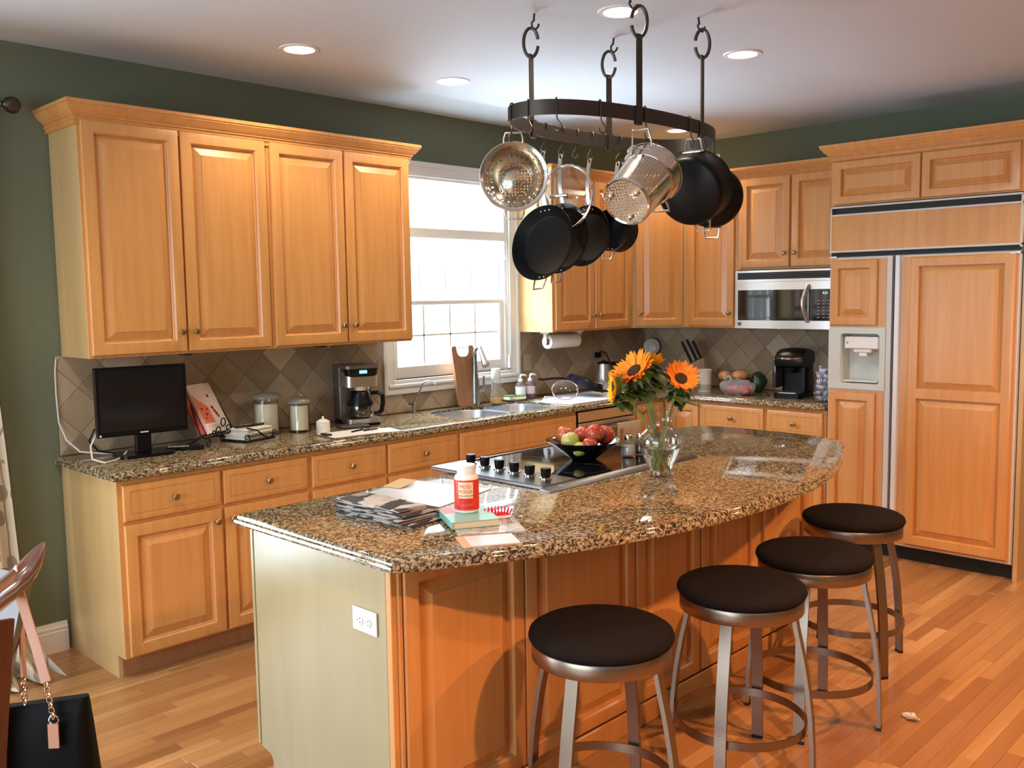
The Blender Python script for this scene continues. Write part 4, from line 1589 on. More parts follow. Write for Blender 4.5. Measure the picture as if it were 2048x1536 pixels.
V3 = Vector
sunflower('large orange sunflower at the upper left of the bouquet, dark centre', (-3.325, -2.375, 1.335), (-.72, .12, .74), .092, .0125, PETO, (VX + .02, VY + .01, TOP + .03), 24,
          [((-3.27, -2.385, 1.25), (-.35, -.3, -.8), .13, .038, .02), ((-3.26, -2.39, 1.27), (-.8, .2, -.2), .09, .034, .03), ((-3.25, -2.37, 1.28), (.3, -.6, .1), .08, .030, .03)], discr=.030)
sunflower('orange sunflower at the right of the bouquet, facing the camera', (-3.045, -2.395, 1.285), (-.42, -.58, .54), .078, .0125, PETO, (VX - .02, VY, TOP + .03), 24,
          [((-3.09, -2.40, 1.20), (.5, -.4, -.7), .11, .038, .015), ((-3.08, -2.39, 1.24), (.7, .3, -.4), .09, .032, .03), ((-3.10, -2.40, 1.22), (-.3, -.6, -.5), .07, .026, .02)], discr=.026, curl=.014)
sunflower('yellow sunflower at the top back of the bouquet, seen from behind', (-3.195, -2.345, 1.350), (.30, .35, .85), .070, .0125, PETY, (VX, VY + .02, TOP + .03), 18,
          [((-3.20, -2.37, 1.31), (-.1, -.8, -.3), .08, .036, .03), ((-3.18, -2.36, 1.32), (.7, -.3, -.2), .09, .034, .03), ((-3.20, -2.37, 1.27), (.2, -.8, .1), .07, .032, .03), ((-3.22, -2.36, 1.25), (-.5, -.6, -.2), .07, .030, .02)], discr=.028)
sunflower('yellow sunflower at the far left of the bouquet, seen edge on', (-3.405, -2.345, 1.275), (-.72, .66, -.02), .072, .012, PETY, (VX + .025, VY - .01, TOP + .03), 18,
          [((-3.37, -2.37, 1.25), (.2, -.5, -.8), .08, .034, .02), ((-3.34, -2.37, 1.26), (.5, -.6, -.2), .08, .036, .02), ((-3.35, -2.36, 1.22), (-.2, -.2, -.9), .07, .030, .02)], discr=.034)
sunflower('small yellow sunflower at the far right of the bouquet, turned away', (-2.965, -2.345, 1.265), (.72, .10, .30), .058, .008, PETY, (VX - .025, VY + .01, TOP + .03), 16,
          [((-3.0, -2.37, 1.22), (.3, -.5, -.7), .07, .032, .02), ((-3.0, -2.36, 1.24), (.6, .2, -.5), .07, .030, .02), ((-3.03, -2.37, 1.21), (-.3, -.5, -.5), .07, .030, .02)], discr=.034)

# fruit bowl
BX, BY, BZ = -3.105, -1.945, .9235
t = thing('fruit_bowl', 'wide black bowl of apples standing on the cooktop', 'bowl', (BX, BY, BZ))
part('bowl', MB().lathe([(.001, 0), (.052, 0), (.056, .003), (.102, .034), (.143, .066), (.162, .080), (.164, .082), (.159, .081), (.140, .069), (.097, .038), (.05, .008), (.001, .007)], 56, cap0=False, cap1=False), mat('bowl_black_glaze', (.010, .010, .012), .12, 0, **{'Coat Weight': .5}), t, smooth=60)
APR = wood('apple_red_skin', (.52, .035, .022), (.55, .16, .06), .22, sc=(18, 18, 30), coat=.3)
APG = wood('apple_green_skin', (.50, .55, .10), (.58, .50, .14), .22, sc=(16, 16, 16), coat=.3)


def apple(label, x, y, z, r, m, tilt):
    M = Matrix.Translation((x, y, z)) @ Matrix.Rotation(tilt, 4, V3((.7, .4, .2)).normalized())
    t = thing('apple', label, 'apple', M=M)
    pr = [(.001, -.80), (.18, -.86), (.42, -.90), (.70, -.72), (.93, -.30), (1.0, .10), (.93, .50), (.72, .80), (.45, .93), (.22, .88), (.07, .72), (.001, .66)]
    part('body', MB().lathe([(a * r, b * r) for a, b in pr], 28, cap0=False, cap1=False), m, t, smooth=70)
    part('stalk', MB().tube([(0, 0, r * .66), (r * .05, 0, r * .95), (r * .15, 0, r * 1.12)], .0015, 6), TOEM, t)


apple('red apple at the back left of the fruit bowl', BX - .035, BY + .075, BZ + .098, .037, APR, .3)
apple('yellow-green apple at the left of the fruit bowl', BX - .082, BY + .005, BZ + .083, .039, APG, -.4)
apple('red apple in the middle of the bowl, half hidden by the top one', BX + .012, BY + .020, BZ + .095, .038, APR, .9)
apple('large streaked red apple on top in the middle of the bowl', BX + .020, BY - .045, BZ + .106, .042, APR, -.8)
apple('dark red apple at the right of the fruit bowl', BX + .085, BY - .045, BZ + .093, .042, APR, .5)
apple('small red apple low at the front of the fruit bowl', BX - .045, BY - .070, BZ + .066, .034, APR, .2)
apple('green apple low at the front, mostly hidden by the bowl rim', BX - .085, BY - .045, BZ + .055, .030, APG, 1.2)
# salt and pepper
for x, y, lb, m in ((-2.934, -2.052, 'clear glass salt shaker with white salt, left of the pair beside the vase', mat('salt', (.85, .85, .85), .8)), (-2.868, -2.068, 'clear glass pepper shaker with dark pepper, right of the pair beside the vase', mat('pepper', (.05, .045, .04), .8))):
    t = thing('shaker', lb, 'shaker', (x, y, .9225))
    part('glass', MB().lathe([(.001, 0), (.026, 0), (.029, .004), (.031, .020), (.028, .048), (.019, .064), (.018, .078), (.0165, .078), (.0175, .064), (.0262, .047), (.029, .020), (.026, .006), (.001, .006)], 24, cap0=False, cap1=False), GLASS, t, smooth=50)
    part('contents', MB().lathe([(.001, .007), (.0255, .007), (.0283, .020), (.0255, .046), (.001, .046)], 24, cap0=False, cap1=False), m, t)
    part('cap', MB().lathe([(.020, .074), (.0205, .090), (.018, .095), (.001, .096)], 24, cap0=True, cap1=False), STEELB, t)

# newspapers
NEWS = mat('newsprint', (.42, .41, .39), .85)
mp = pos_scaled(NEWS, (14, 24, 260), 'Object')
vo = nd(NEWS, 'ShaderNodeTexVoronoi', Scale=1.0)
ln(NEWS, mp, 'Vector', vo, 'Vector')
sep = nd(NEWS, 'ShaderNodeSeparateColor')
ln(NEWS, vo, 'Color', sep, 'Color')
r_ = ramp(NEWS, [(0.0, (.03, .03, .035)), (.30, (.30, .24, .21)), (.38, (.40, .38, .36)), (.62, (.05, .05, .06)), (.80, (.46, .44, .41))])
r_.color_ramp.interpolation = 'CONSTANT'
ln(NEWS, sep, 'Red', r_, 'Fac')
ln(NEWS, r_, 'Color', bsdf(NEWS), 'Base Color')
nr = random.Random(3)


def folded(name, label, cat, cx, cy, z, wx, wy, th, rz, m, layers=3, group=None):
    """paper folded so that its rounded fold is on the -x side"""
    t = thing(name, label, cat, (cx, cy, z), rz, group)
    for k in range(layers):
        a = th / layers
        z0 = k * a
        jx, jy = nr.uniform(-.006, .006), nr.uniform(-.006, .006)
        f = [(-wx / 2 + a * .6, z0 + .0003)] + [(-wx / 2 + a * .5 - a * .5 * math.sin(b), z0 + a * .5 - a * .5 * math.cos(b)) for b in (PI * q / 6 for q in range(1, 6))] + [(-wx / 2 + a * .6, z0 + a - .0003), (wx / 2, z0 + a - .0003), (wx / 2, z0 + .0003)]
        mb = MB()
        ny = 6
        mb.loft([[(x + jx, -wy / 2 + wy * q / ny + jy, zz + .0015 * math.sin(q * 1.2 + k) * 0) for x, zz in f] for q in range(ny + 1)])
        part('fold', mb, m, t)
    return t


AZ = -.42
folded('newspaper', 'folded newspaper at the bottom of the stack on the island', 'newspaper', -4.268, -2.115, TOP + .0005, .20, .33, .010, .14, NEWS, 4)
folded('newspaper', 'folded newspaper in the middle of the stack on the island', 'newspaper', -4.290, -2.095, TOP + .011, .17, .33, .012, .00, NEWS, 4)
folded('newspaper', 'folded newspaper next to the top of the stack, with dark photographs', 'newspaper', -4.285, -2.095, TOP + .0235, .16, .32, .010, .10, NEWS, 4)
folded('newspaper', 'newspaper with a thick rounded fold on top of the stack', 'newspaper', -4.300, -2.080, TOP + .034, .12, .31, .016, .05, NEWS, 1)
# spread paper behind the stack, window reflection painted in its pale blue colour
mb = MB(Matrix.Translation((-4.010, -1.915, TOP + .0004)) @ Matrix.Rotation(.25, 4, 'Z'))
mb.box(-.18, .19, -.20, .17, 0, .0025)
solo('paper_sheet', mb, mat('paper_window_reflection', (.56, .66, .74), .2), 'large paper sheet behind the newspapers, painted pale blue as a window reflection', 'paper')
mb = MB(Matrix.Translation((-3.955, -1.760, TOP + .006)) @ Matrix.Rotation(.25, 4, 'Z') @ Matrix.Rotation(-.10, 4, 'Y'))
mb.box(-.055, .055, -.040, .040, 0.004, .0055)
solo('envelope', mb, mat('tan_envelope', (.52, .37, .20), .8), 'small tan envelope lying on the reflection-tinted sheet behind the newspapers', 'envelope')


def book(name, label, cx, cy, z, w_, h_, th, rz, cov, pg, cat='book', cover_label=None, spine='x'):
    t = thing(name, label, cat, (cx, cy, z), rz)
    c = MB()
    c.box(-w_ / 2, w_ / 2, -h_ / 2, h_ / 2, 0, .0022, .0006)
    c.box(-w_ / 2, w_ / 2, -h_ / 2, h_ / 2, th - .0022, th, .0006)
    c.box(-w_ / 2, -w_ / 2 + .003, -h_ / 2, h_ / 2, .001, th - .001)
    part('cover', c, cov, t)
    part('page_block', MB().box(-w_ / 2 + .003, w_ / 2 - .003, -h_ / 2 + .003, h_ / 2 - .003, .0022, th - .0022), pg, t)
    return t


PAGES = mat('cream_pages', (.62, .53, .36), .8)
TEAL = mat('teal_cover', (.22, .50, .44), .35)
PICT = wood('magazine_cover', (.55, .52, .48), (.10, .07, .06), .25, sc=(26, 26, 26), coat=.4)
book('magazine', 'glossy magazine lying under the teal book on the island', -4.165, -2.435, TOP, .205, .235, .007, -.60, PICT, PAPER, 'magazine')
t = book('hardback_book', 'teal hardback book lying under the red and white glue bottle', -4.175, -2.365, TOP + .0075, .150, .200, .022, -.50, TEAL, PAGES)
mb = MB()
mb.box(-.072, -.030, .02, .095, .0221, .0224)
part('cover_print', mb, mat('pink_cover_print', (.75, .16, .20), .4), t)
CARD = mat('blue_white_card', (.66, .68, .78), .35)
t = thing('card_stack', 'bluish white card over a tan folder at the curved edge of the island', 'card', (-4.285, -2.567, TOP), -.55)
part('folder', MB().box(-.085, .085, -.062, .062, 0, .0025, .0005), mat('tan_folder', (.60, .38, .24), .6), t)
part('card', MB().box(-.060, .083, -.058, .050, .0027, .004, .0004), CARD, t)

# glue bottle
RED = mat('red_label', (.72, .045, .025), .35)
GX, GY, GZ = -4.160, -2.345, TOP + .0300
t = thing('glue_bottle', 'white glue bottle with a bright red label and cream panel, on the teal book', 'bottle', (GX, GY, GZ))
part('body', MB().lathe([(.001, 0), (.033, 0), (.037, .004), (.0385, .010), (.0385, .108), (.036, .116), (.027, .122), (.026, .126)], 40, cap0=False, cap1=False), WHITEPL, t, smooth=50)
part('cap', MB().lathe([(.027, .122), (.029, .124), (.0295, .148), (.027, .151), (.001, .151)], 36, cap1=False), WHITEPL, t)
part('label', MB().lathe([(.0389, .011), (.0391, .011), (.0391, .106), (.0389, .106)], 48, cap0=False, cap1=False), RED, t, smooth=50)
face = math.atan2(CAM.y - GY, CAM.x - GX) - .08


def wrap(r):
    return lambda v: V3((r * math.cos(face + v.x / .0391), r * math.sin(face + v.x / .0391), v.y)) + V3((math.cos(face + v.x / .0391), math.sin(face + v.x / .0391), 0)) * v.z


cream = mat('label_cream', (.80, .66, .42), .5)
mb = MB()
pts = [face - .62 + 1.24 * k / 16 for k in range(17)]
mb.loft([[(.0393 * math.cos(a), .0393 * math.sin(a), z) for z in (.050, .100)] for a in pts], cap0=False, cap1=False, cyc=False)
part('label_panel', mb, cream, t)
MG = MW[t.name]
SLAB = mat('label_red_print', (.60, .03, .02), .5)
for s, sz, z, m, w_ in (('MOD', .0165, .086, SLAB, .95), ('PODGE', .0155, .070, SLAB, .85), ('GLOSS-LUSTRE-LUSTRE', .0058, .057, BLACKMT, .9), ('waterbase sealer, glue and finish', .0040, .043, mat('label_dark_red', (.25, .01, .01), .5), .8), ('all-in-one: glue, sealer, finish', .0040, .036, MATS.get('label_dark_red'), .8), ('16 FL OZ  473 mL', .0082, .020, MATS.get('label_dark_red'), .9)):
    f = wrap(.0395)
    lettering(t, s, sz, MG, m or MATS['label_dark_red'], 'lettering', .0002, w_, warp=lambda v, z=z, f=f: f(V3((v.x, v.y + z, v.z))))

# hair brush with red bristles
t = thing('hairbrush', 'white hairbrush with bright red bristles lying on the island', 'brush', (-4.080, -2.405, TOP), -.80)
part('body', MB().ball((0, 0, .010), (.045, .030, .010), 28, 10), WHITEPL, t)
part('cushion', MB().ball((0, 0, .015), (.038, .024, .008), 24, 8), mat('red_rubber', (.70, .01, .05), .4), t)
mb = MB()
for i in range(9):
    for j in range(4):
        x, y = (i - 4) * .0088, (j - 1.5) * .011
        if (x / .04) ** 2 + (y / .025) ** 2 < 1.05:
            mb.cyl((x, y, .018), (x * 1.25, y * 1.25, .038 - abs(x) * .15), .0016, .0024, 6)
part('bristles', mb, mat('red_bristles', (.80, .01, .07), .35), t, kind='stuff')
mb = MB()
mb.tube([(-.04, -.005, .010), (-.06, -.012, .010), (-.085, -.02, .009)], [.012, .009, .008], 10)
part('handle', mb, WHITEPL, t)
t = thing('plastic_clips', 'small clear plastic clips lying on the magazine beside the brush', 'clips', (-4.090, -2.475, TOP + .008))
for x, y, a in ((0, 0, .3), (.028, -.028, -.4)):
    part('clip', MB(Matrix.Translation((x, y, 0)) @ Matrix.Rotation(a, 4, 'Z')).box(-.018, .018, -.012, .012, 0, .016, .005, 2), GLASS, t)

# ================================================================ things on the window-wall counter
# television
t = thing('television', 'small black flat television standing at the left end of the counter', 'television', (-4.275, -.285, TOP), -.10)
part('bezel', MB().box(-.205, .205, -.018, .012, .098, .412, .004), BLACKPL, t)
part('screen', MB().box(-.190, .190, -.0195, -.018, .122, .400), mat('screen_black', (.004, .004, .006), .12, 0), t)
part('back_shell', MB().box(-.15, .15, .012, .045, .14, .37, .01), BLACKPL, t)
part('neck', MB().box(-.035, .035, -.005, .025, .012, .13, .005), BLACKPL, t)
part('base', MB().prism(rrect(-.125, .125, -.085, .085, .04, 6), 0, .014), BLACKPL, t)
part('maker_badge', MB().box(-.018, .018, -.0192, -.018, .106, .112), mat('badge_silver', (.6, .6, .6), .3), t)
part('energy_sticker', MB().box(-.196, -.188, -.0190, -.018, .103, .111), WHITEPL, t)
t = thing('remote_control', 'black remote control with pale keys lying beside the television base', 'remote control', (-4.085, -.305, TOP), -.55)
part('body', MB().box(-.085, .085, -.024, .024, 0, .018, .004), BLACKPL, t)
mb = MB()
for i in range(8):
    mb.box(-.075 + i * .012, -.068 + i * .012, -.008, .010, .018, .0195)
part('keys', mb, WHITEPL, t)
CABW = mat('white_cable', (.60, .60, .55), .5)
solo('white_cable', MB().tube([(-4.542, -.012, 1.36), (-4.549, -.014, 1.30), (-4.551, -.016, 1.20), (-4.548, -.02, 1.07), (-4.53, -.05, .99), (-4.49, -.10, .935), (-4.40, -.16, .922), (-4.33, -.19, .920)], .0042, 8), CABW, 'white cable hanging down the wall from the cabinet to the counter', 'cable')
solo('white_cable', MB().tube([(-4.42, -.225, 1.045), (-4.47, -.25, 1.035), (-4.52, -.30, .985), (-4.535, -.35, .935), (-4.50, -.40, .920), (-4.44, -.36, .919), (-4.38, -.30, .922), (-4.34, -.25, .935)], .0042, 8), CABW, 'white cable looping in front of the left side of the television', 'cable')
solo('black_cable', MB().tube([(-4.40, -.20, 1.05), (-4.45, -.17, 1.04), (-4.475, -.17, .99), (-4.44, -.18, .94), (-4.36, -.20, .922)], .0042, 8), BLACKPL, 'black cable looping behind the television', 'cable')


def scroll(c, r0, turns, a0, ex, ez, n=18, s=1):
    out = []
    for k in range(n + 1):
        a = a0 + s * turns * 2 * PI * k / n
        r = r0 * (1 - .72 * k / n)
        out.append(V3(c) + V3(ex) * r * math.cos(a) + V3(ez) * r * math.sin(a))
    return out


# wrought-iron cookbook stand
EX = V3((.90, .436, 0))
EYb = V3((-.436, .90, 0))
S0 = V3((-3.875, -.225, TOP))
t = thing('book_stand', 'black wrought-iron cookbook stand with curled scrolls', 'stand', S0)
mb = MB()
U = V3((0, 0, 1))
L = lambda x, y, z: S0 + EX * x + EYb * y + U * z
mb.tube([L(-.13, -.03, .045), L(.13, -.03, .045)], .004, 8)
mb.tube([L(-.13, .0, .050), L(.13, .0, .050)], .004, 8)
for sx in (-.13, .13):
    mb.tube([L(sx, -.045, .045), L(sx, -.03, .04), L(sx, 0, .05), L(sx * .8, .07, .20)], .004, 8)
    mb.tube([L(sx, .0, .05), L(sx * 1.0, .05, .02), L(sx, .08, .004)], .004, 8)
    mb.tube(scroll(L(sx, -.04, .020), .022, 1.1, PI / 2, EX * (1 if sx > 0 else -1), U), .0035, 7)
    mb.tube([L(sx, -.03, .045), L(sx, -.035, .042)], .004, 7)
for sx in (-1, 1):
    mb.tube(scroll(L(.038 * sx, -.036, .070), .024, 1.2, -PI / 2, EX * sx, U), .0033, 7)
    mb.tube(scroll(L(.078 * sx, -.036, .062), .016, 1.1, -PI / 2, EX * -sx, U), .0033, 7)
mb.tube([L(.018 * math.cos(a), -.036, .105 + .020 * math.sin(a)) for a in (2 * PI * k / 16 for k in range(16))], .0033, 7, closed=True)
part('iron_frame', mb, IRON, t, world=True)


def leaning_book(label, ox, th, w_, h_, m, mp_, yoff, zoff=.052):
    M = Matrix.Translation(L(ox, yoff, zoff)) @ Matrix(((EX.x, EYb.x, 0, 0), (EX.y, EYb.y, 0, 0), (0, 0, 1, 0), (0, 0, 0, 1))) @ Matrix.Rotation(-.50, 4, 'X')
    t = thing('cookbook', label, 'book', M=M)
    c = MB()
    c.box(0, w_, -th, -th + .0015, 0, h_, .0004)
    c.box(0, w_, -.0015, 0, 0, h_, .0004)
    c.box(0, .002, -th, 0, 0, h_)
    part('cover', c, m, t)
    part('page_block', MB().box(.002, w_ - .003, -th + .0015, -.0015, .002, h_ - .002), PAPER, t)
    return t


COV = mat('pink_white_cover', (.80, .68, .62), .25)
t = leaning_book('white and coral cookbook leaning on the iron stand, in front', -.085, .014, .178, .265, COV, None, -.004)
part('cover_picture', MB().prism([(.006, .052), (.085, .052), (.085, .135), (.055, .165), (.03, .178), (.006, .215)], 0, .0006, Matrix.Translation((0, -.0147, 0)) @ Matrix.Rotation(PI / 2, 4, 'X')), mat('coral_picture', (.80, .20, .10), .3), t)
CH = mat('chilli_red', (.35, .03, .02), .3)
for i, (x, z, r) in enumerate(((.118, .195, .009), (.112, .130, .010), (.118, .112, .009), (.124, .095, .010), (.130, .080, .008), (.03, .13, .008), (.05, .10, .009), (.035, .08, .007), (.065, .125, .007))):
    part('cover_berry', MB().lathe([(r, 0), (r, .0006)], 12, frame((x, -.0148, z), (0, -1, 0))), CH, t)
mb = MB()
for k in range(3):
    mb.box(.012, .15, -.0153, -.0147, .036 - k * .009, .038 - k * .009)
part('cover_lines', mb, mat('cover_text_grey', (.45, .38, .36), .5), t)
leaning_book('red cookbook leaning behind the white and coral one', -.125, .010, .160, .235, mat('red_cover', (.45, .07, .05), .35), None, .014)

# napkin holder
t = thing('napkin_holder', 'low black wrought-iron napkin holder with curled feet', 'napkin holder', (-3.720, -.250, TOP))
A0 = V3((-3.720, -.250, TOP))
EXn, EYn = V3((.96, .28, 0)), V3((-.28, .96, 0))
L = lambda x, y, z: A0 + EXn * x + EYn * y + U * z
mb = MB()
for sy in (-.085, .085):
    mb.tube([L(-.10, sy, .004), L(.10, sy, .004)], .004, 8)
    mb.tube([L(-.10, sy, .03), L(.10, sy, .03)], .003, 8)
    for sx in (-.10, .10):
        mb.tube(scroll(L(sx, sy, .026), .022, 1.1, -PI / 2, EXn * (1 if sx < 0 else -1), U), .0033, 7)
for sx in (-.10, .10):
    mb.tube([L(sx, -.085, .004), L(sx, .085, .004)], .004, 8)
mb.tube([L(-.10, -.09, .075), L(-.03, -.09, .055), L(.02, -.09, .02), L(.055, -.09, .006)], .004, 8)
mb.tube([L(-.11, -.02, .077), L(.09, -.02, .070)], .006, 10)
part('iron_frame', mb, IRON, t, world=True)
NAP = mat('white_napkin', (.72, .68, .58), .85)
t = thing('napkin_stack', 'stack of white paper napkins lying in the iron holder', 'napkins', (-3.715, -.245, TOP + .0085))
for k in range(6):
    mb = MB(Matrix.Translation(A0 + V3((.004 * math.sin(k * 2), .003 * math.cos(k * 3), 0))) @ Matrix.Rotation(.285 + .01 * math.sin(k), 4, 'Z'))
    mb.box(-.085, .090, -.078, .078, .009 + k * .0095, .018 + k * .0095, .003)
    part('napkin', mb, NAP, t, world=True)


FLOUR = mat('pale_flour', (.92, .82, .62), .8)


def jar(label, x, y, r, h, fill, knob_h, ring=True):
    t = thing('glass_jar', label, 'jar', (x, y, TOP))
    part('glass', MB().lathe([(.001, 0), (r * 1.05, 0), (r * 1.08, .004), (r * 1.02, .010), (r, .016), (r, h - .012), (r * 1.02, h), (r - .004, h), (r - .004, .016), (.001, .012)], 36, cap0=False, cap1=False), GLASS, t, smooth=50)
    part('contents', MB().lathe([(.001, .013), (r - .0045, .013), (r - .0045, h * fill), (.001, h * fill + .004)], 36, cap0=False, cap1=False), FLOUR, t)
    lid = [(.001, h + .002), (r * .9, h + .002), (r * 1.20, h + .004), (r * 1.22, h + .010), (r * 1.15, h + .016), (r * 1.10, h + .022), (r * .85, h + .030), (r * .30, h + .034), (.010, h + .036), (.001, h + .036)]
    part('lid', MB().lathe(lid, 36, cap0=False, cap1=False), mat('jar_lid_glass', (.30, .28, .22), .08, 0, **{'Transmission Weight': .35, 'IOR': 1.45}), t, smooth=50)
    if ring:
        Mr = frame((0, 0, h + .036 + .014), (-.6, -.8, 0))
        part('lid_knob', MB().tube([Mr @ V3((.013 * math.cos(a), .013 * math.sin(a), 0)) for a in (2 * PI * k / 18 for k in range(18))], .0045, 8, closed=True), GLASS, t)
    else:
        part('lid_knob', MB().ball((0, 0, h + .036 + .009), (.016, .016, .010), 16, 8), GLASS, t)
    return t


jar('large glass jar of flour with a flat lid, left of the jar pair', -3.545, -.135, .066, .185, .86, .02, False)
jar('smaller glass jar of sugar with a ring-knob lid, right of the pair', -3.395, -.215, .053, .150, .95, .03, True)
t = thing('sugar_pot', 'tiny white ceramic pot with a domed lid, in front of the jars', 'pot', (-3.355, -.375, TOP))
part('body', MB().lathe([(.001, 0), (.034, 0), (.036, .003), (.036, .060), (.033, .062)], 28, cap0=False), CERAM, t)
part('lid', MB().lathe([(.036, .062), (.034, .066), (.018, .076), (.006, .078), (.006, .082), (.0075, .087), (.004, .091), (.001, .092)], 28, cap1=False), CERAM, t)
# pepper mill half hidden behind the jars
solo('pepper_mill', MB().lathe([(.020, 0), (.021, .01), (.015, .03), (.018, .06), (.013, .09), (.018, .105), (.014, .125), (.008, .135)], 20, Matrix.Translation((-3.275, -.10, TOP))), wood('mill_dark_wood', (.07, .035, .02), (.04, .02, .012), .3), 'dark turned wooden pepper mill behind the smaller jar', 'pepper mill')

# coffee maker
t = thing('coffee_maker', 'black and steel drip coffee maker with a glass carafe and lit clock', 'coffee maker', (-3.000, -.185, TOP), -.30)
part('base', MB().prism(rrect(-.098, .098, -.145, .115, .03, 5), 0, .030), BLACKPL, t)
part('base_band', MB().prism(rrect(-.100, .100, -.148, -.02, .03, 5), .016, .040), STEEL, t)
part('column', MB().box(-.098, .098, .005, .115, .02, .330, .012, 3), mat('taupe_metal', (.16, .135, .12), .35, .6), t)
part('head', MB().prism(rrect(-.096, .096, -.120, .03, .04, 6), .215, .305), STEEL, t)
part('top_lid', MB().prism(rrect(-.104, .104, -.135, .118, .035, 6), .318, .334), MATS['taupe_metal'], t)
mb = MB()
mb.loft([[(x, y, z) for x, y in rrect(-.098 + i, .098 - i, -.132 + i, -.02, .035, 6)] for z, i in ((.272, .012), (.282, .004), (.320, 0))])
part('control_panel', mb, BLACKPL, t)
part('clock_display', MB(Matrix.Translation((0, -.1325, .300))).box(-.022, .022, -.001, .002, -.009, .009), mat('blue_display', (0, 0, 0), .5, **{'Emission Color': (.25, .6, 1, 1), 'Emission Strength': 1.4}), t)
c0 = Matrix.Translation((0, -.062, .042))
part('carafe', MB(c0).lathe([(.001, 0), (.062, 0), (.070, .008), (.074, .040), (.070, .085), (.056, .118), (.052, .130), (.050, .130), (.054, .118), (.068, .085), (.072, .04), (.066, .008), (.001, .003)], 36, cap0=False, cap1=False), GLASS, t, smooth=50)
part('coffee', MB(c0).lathe([(.001, .004), (.065, .010), (.071, .04), (.070, .060), (.001, .060)], 36, cap0=False, cap1=False), mat('black_coffee', (.012, .006, .004), .1), t, smooth=50)
part('carafe_collar', MB(c0).lathe([(.0745, .066), (.0725, .088), (.057, .120), (.055, .140), (.045, .150), (.001, .152)], 36, cap0=False, cap1=False), BLACKPL, t, smooth=40)
part('carafe_handle', MB(c0).tube([(.052, -.040, .135), (.085, -.066, .140), (.104, -.080, .125), (.106, -.082, .080), (.098, -.076, .035), (.080, -.062, .020), (.066, -.05, .022)], 0, flat=(.022, .012), up=(1, -.7, 0)), BLACKPL, t)
part('brew_basket', MB().lathe([(.055, .195), (.060, .216)], 28, Matrix.Translation((0, -.062, 0))), STEEL, t)
mb = MB(Matrix.Translation((-3.125, -.305, TOP)) @ Matrix.Rotation(-.3, 4, 'Z'))
mb.box(-.07, .09, -.05, .05, 0, .014, .003)
solo('notepad', mb, mat('dark_notepad', (.06, .05, .05), .5), 'dark pad lying between the small white pot and the coffee maker', 'notepad')

# clipboard with papers
t = thing('clipboard', 'brown clipboard with white papers lying at the counter edge', 'clipboard', (-3.275, -.500, TOP), -.10)
part('board', MB().box(-.155, .115, -.11, .10, 0, .004, .001), wood('clipboard_brown', (.20, .10, .06), (.14, .07, .04), .5), t)
mb = MB()
mb.box(-.145, .11, -.10, .092, .004, .006, .0005)
part('papers', mb, PAPER, t)
part('clip', MB().box(-.150, -.120, -.03, .045, .006, .016, .003), BLACKPL, t)
mb = MB(Matrix.Translation((-3.095, -.545, TOP)) @ Matrix.Rotation(-.25, 4, 'Z'))
mb.box(-.10, .075, -.07, .08, 0.0005, .002)
solo('paper_sheet', mb, PAPER, 'loose white sheet overhanging beside the clipboard, right of it', 'paper')
for x, y, rz, lb in ((-3.215, -.490, .3, 'black pen lying on the clipboard papers, left of the two'), (-3.145, -.515, .05, 'black pen lying across the clipboard papers, right of the two')):
    t = thing('pen', lb, 'pen', (x, y, TOP + .011), rz)
    part('barrel', MB().tube([(-.055, 0, 0), (.04, 0, 0)], .0045, 8), BLACKPL, t)
    part('tip', MB().cyl((.04, 0, 0), (.055, 0, 0), .004, .001, 8), STEEL, t)

# cutting board leaning on the window casing
CB = wood('board_beech', (.36, .185, .095), (.28, .13, .065), .5, sc=(30, 30, 2))
bp = [(.026, 0), (.146, 0), (.158, .02), (.166, .10), (.178, .22), (.188, .375), (.182, .390), (.150, .392), (.145, .384), (.140, .350), (.128, .330), (.108, .322), (.072, .322), (.052, .330), (.040, .350), (.036, .384), (.031, .392), (.002, .390), (-.004, .375), (.004, .22), (.014, .02)]
M = Matrix.Translation((-2.150, -.098, TOP)) @ Matrix.Rotation(-.13, 4, 'X') @ Matrix.Rotation(PI / 2, 4, 'X')
t = thing('cutting_board', 'reddish wooden cutting board with a wire handle, leaning on the window casing', 'cutting board', M=M)
part('board', MB().prism(bp, -.010, .010), CB, t)
part('wire_handle', MB().tube([(.034, .380, 0), (.146, .380, 0)], .0025, 8), CHROME, t)

